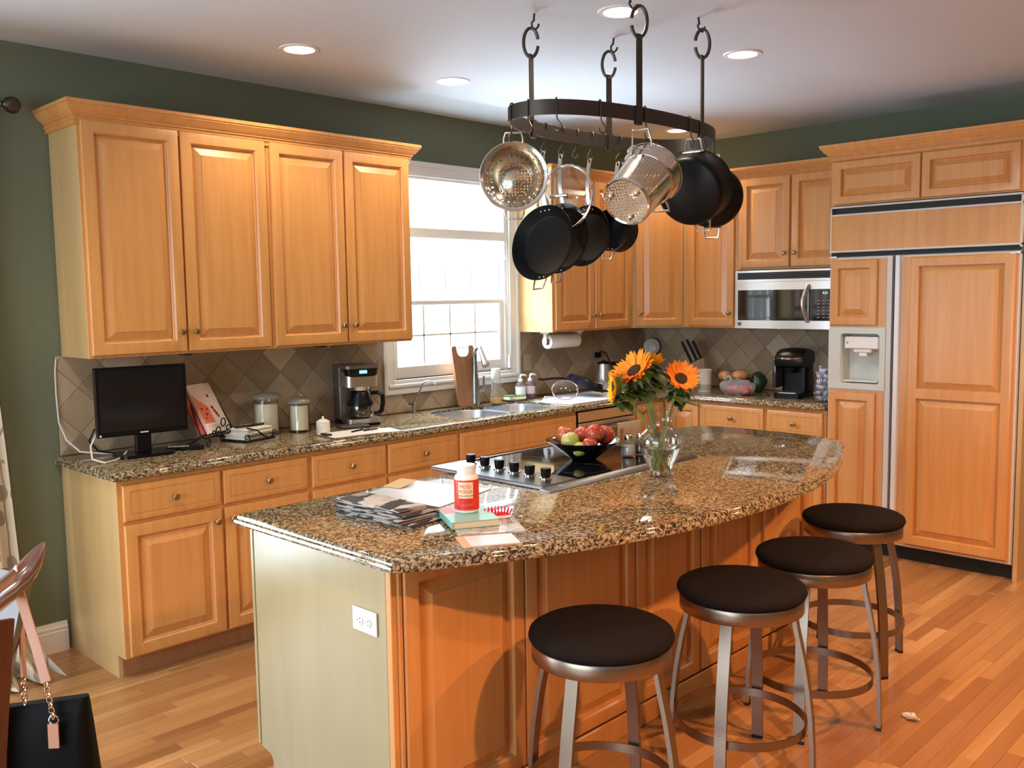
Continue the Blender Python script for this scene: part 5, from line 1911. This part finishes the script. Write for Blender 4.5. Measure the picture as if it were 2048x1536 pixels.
# bottles behind the sink
AMB = mat('orange_soap', (.85, .38, .03), .2)
CLPL = mat('clear_plastic', (.95, .97, .97), .08, 0, **{'Transmission Weight': .92, 'IOR': 1.25})
t = thing('dish_soap_bottle', 'clear plastic bottle with a white cap and a little orange soap, right of the faucet', 'bottle', (-1.835, -.135, TOP))
part('body', MB().lathe([(.001, 0), (.036, 0), (.040, .006), (.040, .035), (.033, .055), (.030, .14), (.028, .165)], 24, cap0=False, cap1=False), CLPL, t, smooth=50)
part('soap', MB().lathe([(.001, .003), (.036, .003), (.0375, .008), (.0375, .036), (.001, .036)], 24, cap0=False, cap1=False), AMB, t)
part('cap', MB().lathe([(.029, .163), (.031, .166), (.031, .225), (.028, .232)], 24), mat('translucent_cap', (.80, .86, .84), .3), t)
for x, y, lb, m, lm in ((-1.555, -.090, 'white soap pump bottle, left of the pair beside the sponge dish', CLPL, WHITEPL), (-1.475, -.105, 'tinted soap pump bottle, right of the pair beside the sponge dish', mat('mauve_soap', (.35, .22, .26), .15, 0, **{'Transmission Weight': .5}), mat('grey_label', (.62, .56, .58), .5))):
    t = thing('pump_bottle', lb, 'bottle', (x, y, TOP))
    part('body', MB().lathe([(.001, 0), (.034, 0), (.036, .004), (.036, .098), (.028, .112), (.014, .118), (.013, .124)], 24), m, t, smooth=50)
    part('label', MB().lathe([(.0365, .035), (.0367, .035), (.0367, .088), (.0365, .088)], 28, cap0=False, cap1=False), lm, t)
    part('pump', MB().lathe([(.015, .120), (.016, .138), (.006, .142), (.005, .162)], 18).tube([(0, 0, .160), (.010, -.004, .166), (.036, -.014, .164), (.042, -.016, .156)], [.008, .008, .005, .004], 8), WHITEPL, t)
t = thing('soap_dish', 'white oblong dish holding green sponges behind the sink', 'dish', (-1.655, -.125, TOP), -.2)
part('dish', MB().loft([[(x, y, z) for x, y in rrect(-a, a, -b, b, .03, 5)] for a, b, z in ((.055, .03, 0), (.080, .045, .012), (.082, .047, .016), (.078, .043, .015), (.055, .03, .006))], cap0=True), CERAM, t)
SPG = mat('green_scourer', (.07, .22, .07), .95)
SPY = mat('pale_sponge', (.66, .68, .48), .95)
for x, y, z, rz, lb in ((-1.685, -.120, .012, .1, 'green and white kitchen sponge, left on the dish'), (-1.612, -.130, .008, -.3, 'pale green kitchen sponge, right on the dish')):
    t = thing('sponge', lb, 'sponge', (x, y, TOP + z), rz)
    part('foam', MB().box(-.042, .042, -.028, .028, 0, .020, .004, 2), SPY, t)
    part('scourer', MB().box(-.042, .042, -.028, .028, .020, .028, .003), SPG, t)

# drying mat with pan and lid
t = thing('drying_mat', 'white dish-drying mat on the counter right of the sink', 'mat', (-1.35, -.42, TOP))
part('mat', MB().prism([(-1.60, -.26), (-1.63, -.40), (-1.60, -.595), (-1.05, -.61), (-.80, -.60), (-.83, -.20), (-1.3, -.18)][::-1], TOP, TOP + .006), mat('mat_white', (.66, .67, .74), .9), t, world=True)
part('binding', MB().tube([(-1.60, -.26, .919), (-1.63, -.40, .919), (-1.60, -.595, .919), (-1.05, -.61, .919), (-.80, -.60, .919), (-.83, -.20, .919), (-1.3, -.18, .919)], .0035, 6, closed=True), mat('mat_binding', (.75, .75, .78), .9), t, world=True)
nz = V3((-.24, .24, -.94)).normalized()
M = frame((-1.190, -.350, .992), nz, (-.72, .55, .45))
t = thing('wet_frying_pan', 'dark blue-black frying pan drying upside down on the mat', 'pan', M=M)
part('bowl', MB().lathe([(.001, -.052), (.110, -.052), (.120, -.047), (.142, -.005), (.145, 0), (.141, 0), (.114, -.044), (.001, -.048)], 48, cap0=False, cap1=False), mat('pan_blue_black', (.012, .013, .028), .15, .3), t, smooth=50)
part('handle', MB().tube([(0, .130, -.006), (0, .17, .0), (0, .23, .022), (0, .29, .050), (0, .32, .058)], 0, flat=(.024, .013), up=(0, 0, 1)), BLACKPL, t)
M = frame((-1.470, -.420, .990), (-.55, -.70, .30), (0, 0, 1))
t = thing('pan_lid', 'round glass lid propped up to dry in front of the upside-down pan', 'lid', M=M)
part('rim', MB().tube([(.088 * math.cos(a), .066 * math.sin(a), 0) for a in (2 * PI * k / 40 for k in range(40))], .004, 8, closed=True), mat('copper_rim', (.62, .42, .36), .2, 1), t)
part('glass_disc', MB(Matrix.Diagonal((1, .75, 1, 1))).lathe([(.087, 0), (.05, .011), (.001, .014), (.001, .012), (.05, .009), (.087, -.002)], 36, cap0=False, cap1=False), GLASS, t, smooth=60)
t = thing('whisk', 'steel whisk lying on the drying mat in front of the lid', 'whisk', (-1.58, -.38, TOP + .007))
mb = MB()
mb.tube([(-1.70, -.32, .935), (-1.62, -.36, .935)], .006, 8)
for k in range(4):
    o_ = (k - 1.5) * .016
    mb.tube([(-1.62, -.36, .935), (-1.59 , -.372 + o_, .945 + abs(o_) * .3), (-1.54, -.395 + o_ * 1.3, .950), (-1.505, -.41 + o_ * .5, .940), (-1.495, -.415, .935)], .0018, 6)
part('wires', mb, CHROME, t, world=True)

# paper towel
t = thing('paper_towel_holder', 'white paper towel holder fixed under the wall cabinet right of the window', 'holder', (-1.24, -.20, 1.37))
mb = MB()
for x in (-1.420, -1.060):
    mb.box(x - .006, x + .006, -.235, -.160, 1.358, 1.3715, .002)
    mb.box(x - .004, x + .004, -.215, -.185, 1.290, 1.360, .002)
mb.tube([(-1.420, -.20, 1.302), (-1.060, -.20, 1.302)], .006, 10)
part('bracket', mb, WHITEPL, t, world=True)
t = thing('paper_towel_roll', 'roll of white paper towel hanging under the wall cabinet', 'paper towel', (-1.24, -.20, 1.302))
Mx = frame((-1.400, -.20, 1.302), (1, 0, 0))
part('roll', MB().lathe([(.021, 0), (.047, 0), (.048, .003), (.048, .305), (.047, .308), (.021, .308)], 36, Mx, cap0=False, cap1=False), PAPER, t, world=True, smooth=40)
part('core', MB().lathe([(.021, 0), (.021, .308), (.019, .308), (.019, 0)], 28, Mx, cap0=False, cap1=False), mat('cardboard', (.30, .22, .15), .9), t, world=True)

# kettle
t = thing('electric_kettle', 'tall brushed steel electric kettle with black lid and handle, near the corner', 'kettle', (-.835, -.245, TOP))
part('base', MB().lathe([(.078, 0), (.080, .004), (.080, .016), (.070, .020)], 36), BLACKPL, t)
part('body', MB().lathe([(.066, .020), (.069, .026), (.062, .10), (.052, .185), (.050, .205)], 40), STEEL, t, smooth=50)
part('lid', MB().lathe([(.051, .205), (.050, .214), (.035, .222), (.012, .224), (.012, .232), (.001, .234)], 32, cap1=False), BLACKPL, t)
part('handle', MB().tube([(.045, -.03, .205), (.085, -.055, .205), (.105, -.065, .175), (.106, -.066, .09), (.092, -.058, .05), (.062, -.04, .045)], 0, flat=(.024, .016), up=(1, -.6, 0)), BLACKPL, t)
solo('black_cable', MB().tube([(-.62, -.012, 1.17), (-.61, -.04, 1.19), (-.58, -.06, 1.18), (-.54, -.08, 1.08), (-.56, -.10, .98), (-.62, -.14, .925), (-.74, -.20, .921)], .0045, 8), BLACKPL, 'black kettle cord plugged in near the corner', 'cable')
t = thing('power_adapter', 'black plug in the wall above the kettle', 'plug', (-.635, -.012, 1.16))
part('plug', MB().box(-.660, -.615, -.045, -.0098, 1.145, 1.185, .006), BLACKPL, t, world=True)
# round white device in the corner
M = frame((-.095, -.135, 1.205), (-.62, -.78, .02))
t = thing('round_speaker', 'round pale device with a ring at its centre, standing in the corner behind the flowers', 'speaker', (-.07, -.10, TOP))
part('housing', MB().lathe([(.001, -.035), (.05, -.034), (.064, -.02), (.068, 0), (.062, .014), (.045, .022), (.001, .025)], 36, M, cap0=False, cap1=False), mat('stone_white', (.62, .57, .54), .4), t, world=True)
part('ring', MB().lathe([(.028, .022), (.028, .028), (.022, .030), (.018, .027), (.001, .026)], 28, M @ Matrix.Translation((.0, -.012, 0)), cap0=False, cap1=False), WHITEPL, t, world=True)
part('stand', MB().lathe([(.045, TOP), (.045, TOP + .012), (.012, TOP + .02), (.012, 1.16)], 24, Matrix.Translation((-.085, -.115, 0))), mat('stone_grey', (.3, .28, .27), .5), t, world=True)

# ================================================================ things on the right-hand counter
t = thing('knife_block', 'wooden knife block bristling with black-handled knives, left of the white can', 'knife block', (-.285, -.675, TOP), 0)
A = Matrix.Translation((-.285, -.675, TOP)) @ Matrix.Rotation(math.radians(-55), 4, 'Z')
WB = wood('block_wood', (.30, .17, .09), (.22, .12, .06), .45)
mb = MB(A)
mb.loft([[(x, y, z) for x, z in ((-.035, 0), (.075, 0), (.075, .03), (.045, .235), (-.045, .195))] for y in (-.05, .05)])
part('block', mb, WB, t, world=True)
dr = V3((-.42, 0, .90)).normalized()
for i, (yy, s, hl) in enumerate(((-.035, .1, .11), (-.012, .1, .12), (.012, .1, .115), (.035, .1, .10), (-.028, .5, .11), (0, .5, .12), (.028, .5, .11), (-.02, .85, .10), (.02, .85, .10))):
    p0 = V3((-.045 + .09 * s, yy, .195 + .04 * s))
    k = part('knife', MB(A).tube([p0, p0 + dr * hl * .7, p0 + dr * hl * 1.4], 0, flat=(.021, .030), up=(0, 1, 0)), BLACKPL, t, world=True)
    mb = MB(A)
    for q in (.3, .7):
        mb.ball(p0 + dr * hl * q + V3((-.006, -.0, -.011)), .003, 8, 5)
    part('rivet', mb, STEEL, k, world=True)

t = thing('canister', 'white cylindrical can with a small black print, beside the knife block', 'can', (-.400, -.820, TOP))
part('can', MB().lathe([(.001, 0), (.047, 0), (.049, .002), (.049, .148), (.047, .150), (.051, .151), (.051, .160), (.047, .162), (.001, .161)], 36, cap0=False, cap1=False), mat('can_white', (.62, .58, .52), .5), t, smooth=40)
part('label_band', MB().lathe([(.0495, .012), (.0497, .012), (.0497, .055), (.0495, .055)], 36, cap0=False, cap1=False), mat('can_grey', (.36, .36, .30), .5), t)
fa = math.atan2(CAM.y + .82, CAM.x + .40) - .9
M = MW[t.name] @ frame((.0505 * math.cos(fa), .0505 * math.sin(fa), .042), (math.cos(fa), math.sin(fa), 0)) @ Matrix.Rotation(PI / 2, 4, 'Z')
lettering(t, 'GO', .030, M, BLACKMT, 'lettering', .0003)

# bread in a wooden bowl behind the produce bag
t = thing('bread_bowl', 'round wooden bowl of bread rolls behind the produce bag', 'bowl', (-.31, -1.03, TOP))
part('bowl', MB().lathe([(.001, 0), (.07, 0), (.09, .01), (.120, .08), (.126, .100), (.119, .098), (.085, .02), (.001, .012)], 36, cap0=False, cap1=False), wood('bowl_wood', (.16, .085, .05), (.10, .05, .03), .5), t)
BREAD = wood('bread_crust', (.50, .24, .09), (.30, .12, .04), .5, sc=(30, 30, 30), coat=.3)
for x, y, z, r, lb in ((-.375, -.975, .118, .050, 'bread roll at the left of the wooden bowl'), (-.355, -1.075, .122, .055, 'bread roll at the right of the wooden bowl'), (-.27, -1.03, .125, .050, 'bread roll at the back of the wooden bowl')):
    mb = MB().ball((x, y, TOP + z), (r, r, r * .72), 24, 12)
    for v in mb.bm.verts:
        v.co += V3((math.sin(v.co.y * 90), math.cos(v.co.x * 80), math.sin(v.co.x * 110))) * .0025
    solo('bread_roll', mb, BREAD, lb, 'bread')
t = thing('green_vegetable', 'dark green vegetable with leaves on top beside the bread bowl', 'vegetable', (-.27, -1.175, TOP))
GR = wood('dark_green_skin', (.020, .05, .018), (.012, .03, .012), .4, sc=(60, 60, 60), coat=.2)
mb = MB().ball((-.27, -1.175, TOP + .075), (.060, .055, .075), 22, 14)
for v in mb.bm.verts:
    v.co += V3((math.sin(v.co.z * 70), math.cos(v.co.z * 60), math.sin(v.co.x * 90))) * .004
part('body', mb, GR, t, world=True)
for k in range(5):
    a = k * 1.3
    part('leaf', leaf_mb(.075, .022, .03, Matrix.Translation((-.27 + .02 * math.cos(a), -1.165 + .02 * math.sin(a), TOP + .12)) @ Matrix.Rotation(a, 4, 'Z') @ Matrix.Rotation(.3, 4, 'X')), GR, t, world=True)


def crumple(mb, amp, f, seed):
    from mathutils.noise import noise
    for v in mb.bm.verts:
        n = v.co.normalized() if v.co.length else V3((0, 0, 1))
        q = v.co * f + V3((seed, seed * .7, 0))
        v.co += V3((noise(q), noise(q + V3((9, 0, 0))), noise(q + V3((0, 9, 0))) * .6)) * amp
    return mb


BAGM = mat('clear_bag_plastic', (.86, .86, .90), .12, 0, **{'Transmission Weight': .6, 'IOR': 1.1, 'Alpha': .55})
t = thing('produce_bag', 'crumpled clear plastic bag holding red potatoes in front of the bread bowl', 'bag', (-.455, -1.12, TOP))
mb = MB().ball((0, 0, .052), (.075, .125, .058), 40, 22, Matrix.Rotation(.12, 4, 'Z'))
crumple(mb, .030, 26, 2.0)
for v in mb.bm.verts:
    v.co.z = max(v.co.z, .001)
part('bag', mb, BAGM, t, smooth=20)
mb = MB().tube([(.0, .05, .10), (.01, .07, .125), (.03, .10, .12), (.02, .12, .10)], [.012, .006, .012, .016], 9)
part('bag_knot', crumple(mb, .008, 60, 1), BAGM, t, smooth=20)
POT = wood('red_potato_skin', (.50, .10, .08), (.40, .07, .06), .45, sc=(40, 40, 40), coat=.1)
for x, y, z, r, lb in ((-.465, -1.185, .040, .040, 'red potato at the right inside the clear bag'), (-.470, -1.115, .036, .036, 'red potato in the middle inside the clear bag'), (-.455, -1.06, .032, .030, 'red potato at the left inside the clear bag')):
    mb = MB().ball((x, y, TOP + z), (r, r * 1.15, r * .85), 22, 12)
    solo('potato', mb, POT, lb, 'potato')

# single-serve brewer
t = thing('pod_coffee_brewer', 'black single-serve coffee brewer with a silver lever, on the right counter', 'coffee maker', (-.335, -1.480, TOP), R90 + .12)
part('base', MB().prism(rrect(-.095, .095, -.145, .135, .03, 6), 0, .035), BLACKPL, t)
part('column', MB().prism(rrect(-.090, .090, -.01, .130, .03, 6), .03, .25), BLACKPL, t)
sidep = [(.130, .235), (.130, .285), (.105, .312), (.05, .330), (-.02, .330), (-.085, .312), (-.125, .280), (-.130, .262), (-.120, .215), (-.10, .205), (.02, .205)]
mb = MB()
mb.loft([[(x * 1.0, y * (1 - .10 * abs(x / .1) ** 3), .2 + (z - .2) * (1 - .10 * abs(x / .1) ** 3)) for y, z in sidep] for x in (-.095, -.08, -.05, 0, .05, .08, .095)])
part('head', mb, BLACKPL, t, smooth=50)
mb = MB()
mb.tube([(-.088, -.04, .275), (-.085, -.105, .272), (-.05, -.136, .268), (0, -.146, .266), (.05, -.136, .268), (.085, -.105, .272), (.088, -.04, .275)], 0, flat=(.014, .008), up=(0, 0, 1))
part('lever', mb, STEELB, t)
part('spout', MB().lathe([(.030, .165), (.036, .205)], 24, Matrix.Translation((0, -.075, 0))), BLACKPL, t)
part('water_tank', MB().box(-.125, -.093, -.09, .11, .06, .265, .012, 2), mat('smoked_tank', (.10, .11, .12), .05, 0, **{'Transmission Weight': .7}), t)
part('drip_tray', MB().prism(rrect(-.07, .07, -.140, -.02, .02, 5), .035, .041), STEEL, t)
solo('black_cable', crumple(MB().tube([(-.42, -1.345, .920), (-.47, -1.33, .925), (-.46, -1.29, .935), (-.40, -1.28, .94), (-.38, -1.31, .925), (-.43, -1.34, .919)], .003, 6), .0, 1, 1), BLACKPL, 'thin black cord curled beside the single-serve brewer', 'cable')

# jar with wrapped sweets against the refrigerator
t = thing('glass_canister', 'clear glass jar of wrapped sweets against the refrigerator side', 'jar', (-.500, -1.760, TOP))
part('glass', MB().lathe([(.001, 0), (.055, 0), (.058, .004), (.058, .145), (.055, .150), (.0545, .145), (.0545, .006), (.001, .005)], 32, cap0=False, cap1=False), GLASS, t, smooth=50)
WR = mat('blue_white_wrapper', (.55, .58, .80), .25)
k_ = 0
rn = random.Random(8)
for z in (.025, .06, .095, .13, .165, .20):
    for a in range(3):
        an = a * 2.1 + z * 40
        rr_ = .026 if z < .2 else .012
        mb = MB(Matrix.Translation((-.50 + rr_ * math.cos(an), -1.76 + rr_ * math.sin(an), TOP + z)) @ Matrix.Rotation(rn.random() * 3, 4, 'X') @ Matrix.Rotation(rn.random() * 3, 4, 'Z'))
        mb.ball((0, 0, 0), (.020, .014, .013), 12, 8)
        mb.cyl((.018, 0, 0), (.030, 0, 0), .003, .010, 8)
        mb.cyl((-.018, 0, 0), (-.030, 0, 0), .003, .010, 8)
        s_ = solo('wrapped_sweet', mb, WR, 'blue and white wrapped sweet piled in the glass jar', 'sweet', 'wrapped sweets in the jar')

# ================================================================ chair, bag, curtain at the left edge
DW = wood('dark_chair_wood', (.085, .030, .018), (.045, .016, .010), .22, sc=(20, 20, 2), coat=.6)
t = thing('dining_chair', 'dark polished wooden dining chair at the left edge, a bag hanging on it', 'chair', (-5.72, -2.62, 0))


def slab_curve(pts, w_, th, up):
    return MB().tube(pts, 0, flat=(w_, th), up=up)


part('back_post', slab_curve([(-5.390, -2.088, .978), (-5.418, -2.085, .89), (-5.450, -2.095, .78), (-5.480, -2.11, .66), (-5.510, -2.13, .52), (-5.530, -2.14, .40), (-5.54, -2.14, .01)], .072, .032, (-.7, -.7, .15)), DW, t, world=True)
part('back_post', slab_curve([(-5.68, -2.50, .96), (-5.71, -2.52, .78), (-5.76, -2.54, .52), (-5.78, -2.55, .01)], .050, .032, (-.7, -.7, .15)), DW, t, world=True)
part('top_rail', MB().tube([(-5.306, -2.018, 1.018), (-5.320, -2.030, 1.004), (-5.340, -2.048, .988), (-5.365, -2.072, .972), (-5.400, -2.108, .960), (-5.450, -2.170, .956), (-5.520, -2.262, .960), (-5.62, -2.41, .965), (-5.69, -2.52, .975)], [.004, .014, .022, .027, .030, .031, .031, .029, .018], 14), mat('polished_rail', (.13, .06, .05), .16, 0, **{'Coat Weight': 1.0}), t, world=True)
part('back_splat', slab_curve([(-5.60, -2.34, .47), (-5.58, -2.32, .65), (-5.56, -2.31, .80), (-5.54, -2.30, .94)], .014, .16, (1, .3, 0)), DW, t, world=True)
mb = MB(Matrix.Translation((-5.86, -2.22, .45)) @ Matrix.Rotation(.25, 4, 'Z'))
mb.box(-.22, .22, -.22, .22, -.03, .01, .012, 2)
part('seat', mb, DW, t, world=True)
for x, y in ((-6.02, -2.02), (-6.0, -2.42)):
    part('front_leg', MB().cyl((x, y, .42), (x, y, 0), .022, .016, 12), DW, t, world=True)

STRAP = mat('blush_leather', (.62, .34, .24), .45)
GOLD = mat('rose_gold_chain', (.72, .45, .30), .2, 1.0)
t = thing('handbag', 'black handbag with blush straps and gold chain hanging on the chair', 'bag', (-5.375, -2.14, .36))
prf = lambda z, w0, w1, d: [(x, y, z) for x, y in rrect(w0, w1, -d, d, d * .8, 5)]
mb = MB(Matrix.Translation((-5.375, -2.14, 0)) @ Matrix.Rotation(-.785, 4, 'Z'))
mb.loft([prf(.30, -.125, .128, .040), prf(.36, -.135, .138, .046), prf(.45, -.132, .132, .045), prf(.60, -.128, .120, .034), prf(.655, -.126, .116, .018), prf(.665, -.125, .115, .012)])
for v in mb.bm.verts:
    if v.co.z > .58:
        loc = (v.co.x + 5.375) * .7 - (v.co.y + 2.14) * .7
        v.co.z += .12 * loc * (v.co.z - .58) / .08 + .006 * math.sin(loc * 30)
part('body', mb, mat('bag_black', (.003, .003, .003), .6, 0, **{'Specular IOR Level': .12}), t, world=True, smooth=50)
mb = MB()
mb.tube([(-5.372, -2.178, .724), (-5.380, -2.155, .80), (-5.392, -2.135, .88), (-5.404, -2.132, .945), (-5.412, -2.128, .978), (-5.402, -2.100, .988), (-5.385, -2.075, .968), (-5.385, -2.08, .91), (-5.395, -2.10, .80), (-5.401, -2.118, .729)], 0, flat=(.023, .004), up=(-.7, -.7, .1))
part('strap', mb, STRAP, t, world=True)


def chain(p0, p1, n):
    p0, p1 = V3(p0), V3(p1)
    d = (p1 - p0)
    for k in range(n):
        c = p0 + d * ((k + .5) / n)
        M = frame(c, V3((-.7, -.7, 0)) if k % 2 else V3((-.95, -.2, 0)), d)
        r = d.length / n
        part('chain_link', MB().tube([M @ V3((.50 * r * math.cos(a), .70 * r * math.sin(a), 0)) for a in (2 * PI * q / 12 for q in range(12))], .0019, 6, closed=True), GOLD, t, world=True)


chain((-5.372, -2.178, .722), (-5.370, -2.205, .642), 7)
chain((-5.401, -2.118, .727), (-5.408, -2.135, .668), 5)
part('leather_tag', MB().tube([(-5.374, -2.212, .632), (-5.376, -2.216, .575)], 0, flat=(.024, .004), up=(-.7, -.7, 0)), STRAP, t, world=True)
part('ring', MB().tube([frame((-5.371, -2.210, .640), (-.7, -.7, 0)) @ V3((.011 * math.cos(a), .011 * math.sin(a), 0)) for a in (2 * PI * q / 14 for q in range(14))], .0022, 6, closed=True), STEELB, t, world=True)

# curtain with a branch and leaf print, gathered at the floor
CURT = mat('cream_curtain_linen', (.56, .50, .38), .9)
t = thing('curtain', 'cream curtain with a grey-brown leaf print, pulled to the left edge', 'curtain', (-4.95, -.12, 0))
mb = MB()
NX, rows = 60, []
for zi, (z, xr, sp) in enumerate(((2.44, -4.86, 0), (2.0, -4.855, 0), (1.5, -4.835, 0), (1.0, -4.805, 0), (.5, -4.785, .01), (.25, -4.775, .05), (.10, -4.75, .11), (.012, -4.70, .20))):
    row = []
    for i in range(NX + 1):
        s = i / NX
        x = -5.45 + (xr + 5.45) * s
        row.append((x, -.10 - sp - (.028 + sp * .3) * math.sin(s * 44 + zi * .12), z))
    rows.append(row)
V = [[mb.v(p) for p in r] for r in rows]
for a, b in zip(V, V[1:]):
    for j in range(NX):
        mb.face([a[j], a[j + 1], b[j + 1], b[j]])
part('cloth', mb, CURT, t, world=True, smooth=80)
m = CURT
g_ = nd(m, 'ShaderNodeNewGeometry')
mp = nd(m, 'ShaderNodeMapping')
mp.inputs['Scale'].default_value = (19, 0, 9)
ln(m, g_, 'Position', mp, 'Vector')
vo = nd(m, 'ShaderNodeTexVoronoi', Scale=1.0, Randomness=.75)
ln(m, mp, 'Vector', vo, 'Vector')
lt = nd(m, 'ShaderNodeMath', operation='LESS_THAN')
lt.inputs[1].default_value = .33
ln(m, vo, 'Distance', lt, 0)
wv = nd(m, 'ShaderNodeTexWave', Scale=5.0, Distortion=5.0)
wv.inputs['Detail Scale'].default_value = .6
ln(m, g_, 'Position', wv, 'Vector')
gt = nd(m, 'ShaderNodeMath', operation='GREATER_THAN')
gt.inputs[1].default_value = .985
ln(m, wv, 'Fac', gt, 0)
mxm = nd(m, 'ShaderNodeMath', operation='MAXIMUM')
ln(m, lt, 'Value', mxm, 0)
ln(m, gt, 'Value', mxm, 1)
rp = ramp(m, [(0, (.56, .50, .38)), (1, (.27, .22, .17))])
ln(m, mxm, 'Value', rp, 'Fac')
ln(m, rp, 'Color', bsdf(m), 'Base Color')
t = thing('curtain_rod', 'dark curtain rod with a ball finial near the ceiling at the left edge', 'curtain rod', (-4.73, -.11, 2.46))
part('rod', MB().tube([(-7.9, -.11, 2.462), (-4.735, -.11, 2.462)], .012, 12), BRONZE, t, world=True)
part('finial', MB().lathe([(.012, 0), (.018, .006), (.010, .014), (.014, .020), (.030, .032), (.036, .052), (.032, .072), (.018, .084), (.001, .088)], 20, frame((-4.745, -.11, 2.462), (1, 0, 0)), cap1=False), BRONZE, t, world=True)
part('bracket', MB().box(-4.82, -4.80, -.12, -.001, 2.44, 2.485, .003), BRONZE, t, world=True)

# crumpled paper scrap on the floor
mb = MB().ball((-2.655, -3.168, .012), (.040, .016, .012), 20, 12, Matrix.Rotation(-1.75, 4, 'Z'))
crumple(mb, .016, 40, 5)
for v in mb.bm.verts:
    v.co.z = max(v.co.z, .0005)
solo('paper_scrap', mb, mat('tissue', (.66, .60, .46), .9), 'small crumpled pale paper scrap on the oak floor right of the stools', 'paper', smooth=20)
# under-cabinet puck lights (unlit)
for x, lb in ((-4.02, 'small dark puck light under the leftmost wall cabinet'), (-3.25, 'small dark puck light under the wall cabinet left of the window')):
    t = thing('puck_light', lb, 'puck light', (x, -.22, 1.360))
    part('housing', MB().lathe([(.030, 0), (.034, .003), (.034, .0115)], 24), BLACKPL, t)
